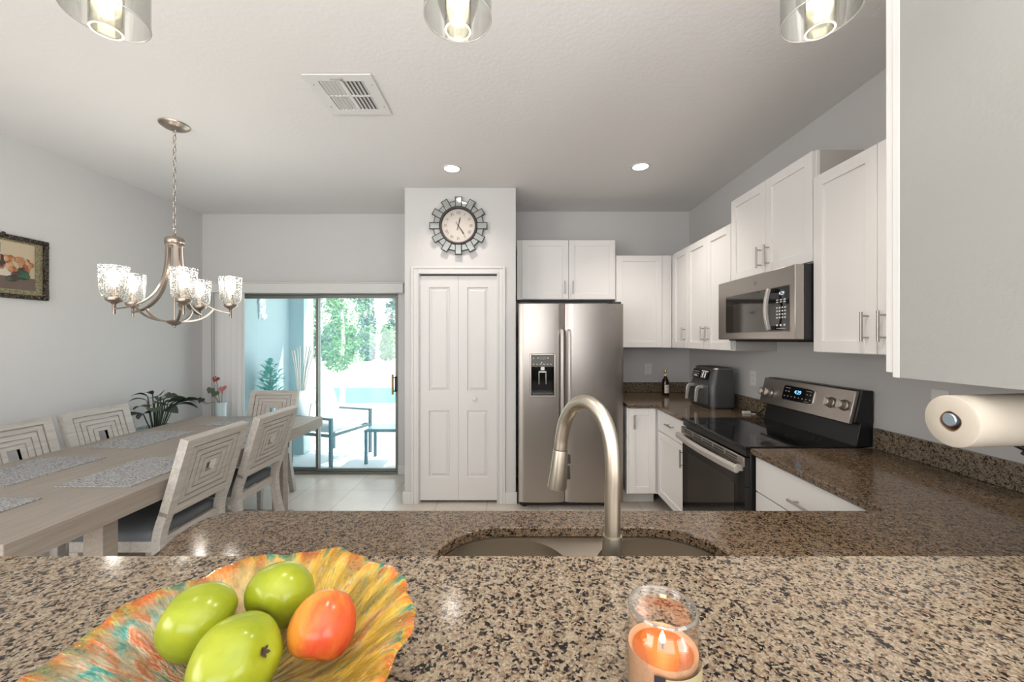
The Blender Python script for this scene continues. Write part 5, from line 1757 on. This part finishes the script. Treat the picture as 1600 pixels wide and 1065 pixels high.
def hand(name, ang, L, tail, wd_, z):
    m_ = MB(); m_.T = TC @ Matrix.Rotation(R(-ang), 4, 'Z')
    m_.prism([(-wd_ * 0.6, -tail), (wd_ * 0.6, -tail), (wd_ * 0.45, 0), (wd_, L * 0.75), (0, L), (-wd_, L * 0.75), (-wd_ * 0.45, 0)], z, z + 0.0015)
    m_.lathe([(0.0, z + 0.0022), (0.007, z + 0.0022), (0.007, z)], 16)
    m_.build(name, M['black'], ck)
hand('hour_hand', 14, 0.078, 0.042, 0.0050, 0.041)
hand('minute_hand', 146, 0.104, 0.036, 0.0042, 0.044)

# ------------------------------------------------------------------ framed relief on the left wall (generic scene)
pf = thing('framed_relief', 'ornate framed relief picture in warm browns on the left wall', 'picture', (XL + 0.002, 2.526, 1.965))
PY, PH = 0.362, 0.212
PT2 = Matrix(((0, 0, 1, 0), (1, 0, 0, 0), (0, 1, 0, 0), (0, 0, 0, 1)))     # local x -> y, y -> z, z -> x
def pm():
    m_ = MB(); m_.T = PT2
    return m_
fw = 0.030
q = pm(); q.plate([(-PY, -PH), (PY, -PH), (PY, PH), (-PY, PH)], [[(-PY + fw, -PH + fw), (-PY + fw, PH - fw), (PY - fw, PH - fw), (PY - fw, -PH + fw)]], 0.0, 0.028)
rr_ = random.Random(3)
for sx in (-1, 1):
    for sy in (-1, 1):
        for i in range(7):
            q.ball((sx * (PY - 0.014 - rr_.uniform(0, 0.055) * (i % 2)), sy * (PH - 0.014 - rr_.uniform(0, 0.055) * ((i + 1) % 2)), 0.028), rr_.uniform(0.008, 0.013), 8, 6)
q.ball((PY * 0.30, PH + 0.004, 0.02), 0.010, 8, 6)
q.build('frame', M['ornate'], pf, bevel=0.004)
q = pm(); q.plate([(-PY + fw, -PH + fw), (PY - fw, -PH + fw), (PY - fw, PH - fw), (-PY + fw, PH - fw)], [[(-PY + fw + 0.03, -PH + fw + 0.032), (-PY + fw + 0.03, PH - fw - 0.012), (PY - fw - 0.042, PH - fw - 0.012), (PY - fw - 0.042, -PH + fw + 0.032)]], 0.004, 0.014)
q.build('liner', M['liner'], pf)
px0, px1, pz0, pz1 = -PY + fw + 0.03, PY - fw - 0.042, -PH + fw + 0.032, PH - fw - 0.012
q = pm(); q.box(px0, px1, pz0, pz1, 0.004, 0.008)
q.build('backdrop', mat('pale_ochre_paint', (0.50, 0.41, 0.29), 0.6), pf)
q = pm(); q.box(px0, px1, pz0, pz0 + 0.085, 0.008, 0.012)
q.build('foreground_band', mat('umber_paint', (0.13, 0.085, 0.07), 0.5), pf)
q = pm(); q.box(px0, px1 - 0.12, pz0 + 0.085, pz0 + 0.145, 0.008, 0.013)
q.build('pale_band', mat('ivory_paint', (0.55, 0.50, 0.43), 0.6), pf)
cols = [mat('russet_paint', (0.30, 0.10, 0.04), 0.45), mat('sienna_paint', (0.42, 0.20, 0.09), 0.45), mat('flesh_ochre_paint', (0.50, 0.28, 0.16), 0.45), mat('deep_green_paint', (0.03, 0.09, 0.05), 0.45), mat('dark_umber_paint', (0.06, 0.035, 0.03), 0.45)]
q = pm()
for i in range(130):
    q.mi = rr_.choice((0, 1, 2, 1, 4, 2))
    x = rr_.uniform(px0 + 0.02, px1 - 0.02)
    z = pz0 + 0.16 + rr_.uniform(-0.03, 0.055)
    q.ball((x, z, 0.012), rr_.uniform(0.009, 0.019), 10, 7, (1.0, 1.2, 0.5))
for i in range(8):
    q.mi = 3 if i % 2 else 4
    q.ball((px1 - 0.10 + rr_.uniform(-0.045, 0.045), pz0 + 0.085 + rr_.uniform(-0.02, 0.03), 0.012), rr_.uniform(0.02, 0.03), 10, 7, (1.3, 0.9, 0.5))
q.build('relief_shapes', cols, pf, smooth=True)
q = pm(); q.mi = 0
q.box(-0.02, 0.10, pz1 - 0.085, pz1 - 0.02, 0.008, 0.010)
q.mi = 1
q.box(-0.005, 0.085, pz1 - 0.085, pz1 - 0.035, 0.010, 0.0105)
q.build('painted_opening', [mat('slate_paint', (0.10, 0.10, 0.12), 0.6), mat('sky_paint', (0.55, 0.58, 0.58), 0.6)], pf)

# ------------------------------------------------------------------ outdoors
struct('patio_floor', MB().box(-3.3, 1.0, 4.50, 5.72, -0.07, -0.02), M['patio'])
struct('lanai_wall', MB().box(-3.25, -3.05, 4.50, 5.66, -0.07, 2.75), M['stucco'])
struct('lanai_pillar', MB().box(-3.05, -2.85, 5.40, 5.66, -0.07, 2.75), M['stucco'])
struct('lanai_shade_slab', MB().box(-3.3, 1.2, 4.50, 5.75, 2.60, 2.75), M['trim'])  # unseen overhead slab added to shade the patio
gr = MB()
prof = [(5.72, -0.05), (9.8, -0.10), (9.9, -0.16), (13.2, -0.16), (13.3, -0.10), (20, -0.02), (27, 0.02), (60, 0.1)]
for (ya, za), (yb, zb_) in zip(prof, prof[1:]):
    gr.hexa([(-40, ya, za - 0.5), (30, ya, za - 0.5), (30, yb, zb_ - 0.5), (-40, yb, zb_ - 0.5), (-40, ya, za), (30, ya, za), (30, yb, zb_), (-40, yb, zb_)])
struct('ground', gr, M['dry_grass'])
struct('pond', MB().box(-40, 30, 9.82, 13.28, -0.30, -0.125), M['water'])
struct('ground_gravel', MB().box(-4.0, 2.0, 5.722, 6.25, -0.08, -0.044), M['gravel'])

def leafcloud(mb, c, r, n, size, rn):
    for _ in range(n):
        while True:
            p = Vector((rn.uniform(-1, 1), rn.uniform(-1, 1), rn.uniform(-1, 1)))
            if 0.25 < p.length < 1:
                break
        q_ = Vector((c[0] + p.x * r[0], c[1] + p.y * r[1], c[2] + p.z * r[2]))
        d = Vector((rn.uniform(-1, 1), rn.uniform(-1, 1), rn.uniform(-0.6, 0.9))).normalized()
        e = d.cross(Vector((rn.uniform(-1, 1), rn.uniform(-1, 1), rn.uniform(-1, 1)))).normalized()
        s_ = size * rn.uniform(0.6, 1.3)
        mb.add([q_ - d * s_, q_ + e * s_ * 0.5, q_ + d * s_, q_ - e * s_ * 0.5], [(0, 1, 2, 3)])
    return mb

rn = random.Random(11)
t = thing('young_tree', 'slender young tree with light green crown standing by the pond', 'tree', (-4.15, 9.6, -0.10))
MB().tube(smoothpath([(0, 0, 0), (0.02, 0, 0.5), (-0.01, 0, 1.0), (0.03, 0.02, 1.5), (0.0, 0, 2.3)], 4), [0.075 - 0.0025 * i for i in range(17)], 8).build('trunk', M['bark'], t, smooth=True)
q = MB()
for c_, r_ in (((0, 0, 1.25), (0.55, 0.5, 0.35)), ((0.25, 0, 1.7), (0.7, 0.6, 0.4)), ((-0.35, 0, 2.1), (0.7, 0.6, 0.5)), ((0.15, 0, 2.5), (0.6, 0.6, 0.5)), ((-0.1, 0, 1.0), (0.3, 0.3, 0.25))):
    leafcloud(q, c_, r_, 260, 0.055, rn)
q.build('crown', M['green_leaf'], t)
BH = [(-14.0, 27.2, 2.3, 0.62, 'hedge_leaf', 'low green bush across the pond beside the door mullion'), (-12.65, 27.0, 2.6, 0.62, 'hedge_leaf2', 'low grey-green bush across the pond behind the young tree trunk'),
      (-11.3, 27.2, 2.4, 0.62, 'hedge_leaf', 'low green bush across the pond just right of the young tree'), (-9.95, 27.0, 2.2, 0.62, 'hedge_leaf2', 'low grey-green bush across the pond, second from the door handle'),
      (-8.6, 27.2, 2.5, 0.62, 'hedge_leaf', 'low green bush across the pond beside the door handle'),
      (-16.2, 31.0, 6.0, 1.05, 'hedge_leaf', 'tall green tree across the pond beside the door mullion'), (-13.9, 31.2, 6.6, 1.05, 'hedge_leaf', 'tall green tree across the pond behind the young tree crown'),
      (-11.6, 31.0, 5.6, 1.05, 'hedge_leaf2', 'tall pale grey-green tree across the pond right of the young tree'), (-9.3, 31.2, 6.2, 1.05, 'hedge_leaf2', 'tall grey-green tree across the pond at the right door stile')]
for (x, y, h_, r0, mt, lab) in BH:
    t = thing('tree', lab, 'tree', (x, y, 0), 0, 'trees across the pond')
    MB().tube([(0, 0, -0.1), (0.05, 0, h_ * 0.4), (0, 0, h_ * 0.85)], [0.14, 0.09, 0.03], 8).build('trunk', M['bark'], t, smooth=True)
    q = MB()
    for i in range(7):
        leafcloud(q, (rn.uniform(-0.25, 0.25) * r0, rn.uniform(-0.2, 0.2) * r0, h_ * (0.14 + 0.12 * i)), (r0 * rn.uniform(0.6, 0.78), r0 * 0.75, h_ * rn.uniform(0.12, 0.16)), 330, 0.14, rn)
    q.build('crown', M[mt], t)

# patio armchair with white cushions
pc = thing('patio_armchair', 'white-cushioned patio armchair with a dark metal frame beyond the glass door', 'chair', (-2.13, 4.60, -0.02), R(-18))
# local: +y runs along the front edge, -x towards the back
q = MB()
for (x, y) in ((0, 0.02), (0, 0.72)):
    q.box(x - 0.018, x + 0.018, y - 0.018, y + 0.018, 0, 0.57)
    q.box(x - 0.62, x - 0.58, y - 0.018, y + 0.018, 0, 0.57)
    q.box(x - 0.62, x + 0.018, y - 0.022, y + 0.022, 0.555, 0.58)
    q.box(x - 0.62, x + 0.018, y - 0.012, y + 0.012, 0.355, 0.39)
q.box(-0.012, 0.012, 0.02, 0.72, 0.355, 0.39).box(-0.61, -0.59, 0.02, 0.72, 0.355, 0.39)
q.build('frame', M['dark_frame'], pc, bevel=0.004)
MB().box(-0.58, -0.02, 0.05, 0.69, 0.39, 0.50).build('seat_cushion', M['cushion'], pc, bevel=0.04, seg=4)
q = MB()
q.hexa([(-0.58, 0.05, 0.46), (-0.42, 0.05, 0.48), (-0.42, 0.69, 0.48), (-0.58, 0.69, 0.46), (-0.70, 0.05, 0.84), (-0.55, 0.05, 0.86), (-0.55, 0.69, 0.86), (-0.70, 0.69, 0.84)])
q.build('back_cushion', M['cushion'], pc, bevel=0.055, seg=4)
q = MB()
q.tube([(-0.395, 0.08, 0.50), (-0.47, 0.20, 0.69), (-0.50, 0.37, 0.72), (-0.47, 0.54, 0.69), (-0.395, 0.66, 0.50)], 0.006, 6)
q.build('piping', M['grey_mark'], pc, smooth=True)
pt_ = thing('patio_side_table', 'low dark patio side table with a frosted glass top', 'table', (-1.55, 4.94, -0.02))
q = MB()
for x in (-0.225, 0.225):
    for y in (-0.16, 0.16):
        leg = MB().box(x - 0.016, x + 0.016, y - 0.016, y + 0.016, 0, 0.40).build('leg', M['dark_frame'], pt_)
MB().box(-0.245, 0.245, -0.18, 0.18, 0.385, 0.41).build('rim', M['dark_frame'], pt_, bevel=0.003)
MB().box(-0.225, 0.225, -0.16, 0.16, 0.4105, 0.418).build('glass_top', M['table_glass'], pt_)
rv = thing('reed_vase', 'square blue vase of dry reed sticks against the patio pillar', 'vase', (-2.83, 5.27, -0.02))
MB().hexa([(-0.10, -0.10, 0), (0.10, -0.10, 0), (0.10, 0.10, 0), (-0.10, 0.10, 0), (-0.07, -0.07, 0.76), (0.07, -0.07, 0.76), (0.07, 0.07, 0.76), (-0.07, 0.07, 0.76)]).build('vase_body', M['pot_teal'], rv, bevel=0.008)
for i in range(9):
    a = rn.uniform(-0.10, 0.17) + (0.10 if i == 8 else 0)
    b_ = rn.uniform(-0.06, 0.06)
    MB().tube([(a * 0.15, b_ * 0.15, 0.62), (a * 0.6, b_ * 0.6, 1.1), (a * 1.05, b_, 1.38 + rn.uniform(-0.05, 0.03))], 0.007, 6).build('reed', M['reed'], rv, smooth=True)
ps = thing('patio_shrub', 'leafy green potted shrub on the patio by the wall', 'plant', (-2.86, 4.67, -0.02))
MB().lathe([(0.0, 0), (0.10, 0), (0.13, 0.35), (0.13, 0.40), (0.11, 0.40), (0.0, 0.36)], 24).build('pot', M['pot_teal'], ps, smooth=True)
q = MB()
for i in range(120):
    a = rn.uniform(0, 2 * math.pi); z = rn.uniform(0.75, 1.22); r_ = rn.uniform(0.0, 0.10) * (1.0 if z < 1.1 else 0.6)
    bs = (r_ * math.cos(a), r_ * math.sin(a), z)
    q.leaf(bs, (bs[0] + 0.07 * math.cos(a), bs[1] + 0.07 * math.sin(a), z + rn.uniform(-0.01, 0.07)), 0.055, 0.2, 4)
q.build('foliage', M['dark_green_leaf'], ps, smooth=True, angle=180)
MB().tube([(0, 0, 0.36), (0.01, 0, 0.7), (0, 0.01, 1.1)], 0.012, 8).build('stalk', M['stem'], ps, smooth=True)
wp = thing('wall_plaque', 'carved pale plaque mounted on the patio wall', 'wall decor', (-3.049, 4.80, 1.85))
q = MB().box(0.0, 0.014, -0.05, 0.07, -0.13, 0.13)
q.build('board', M['vase_blue'], wp, bevel=0.004)
q = MB()
for i in range(8):
    q.ball((0.018, rn.uniform(-0.04, 0.06), rn.uniform(-0.11, 0.11)), rn.uniform(0.018, 0.03), 10, 8, (0.7, 1, 1.3))
q.build('carving', M['cushion'], wp, smooth=True)
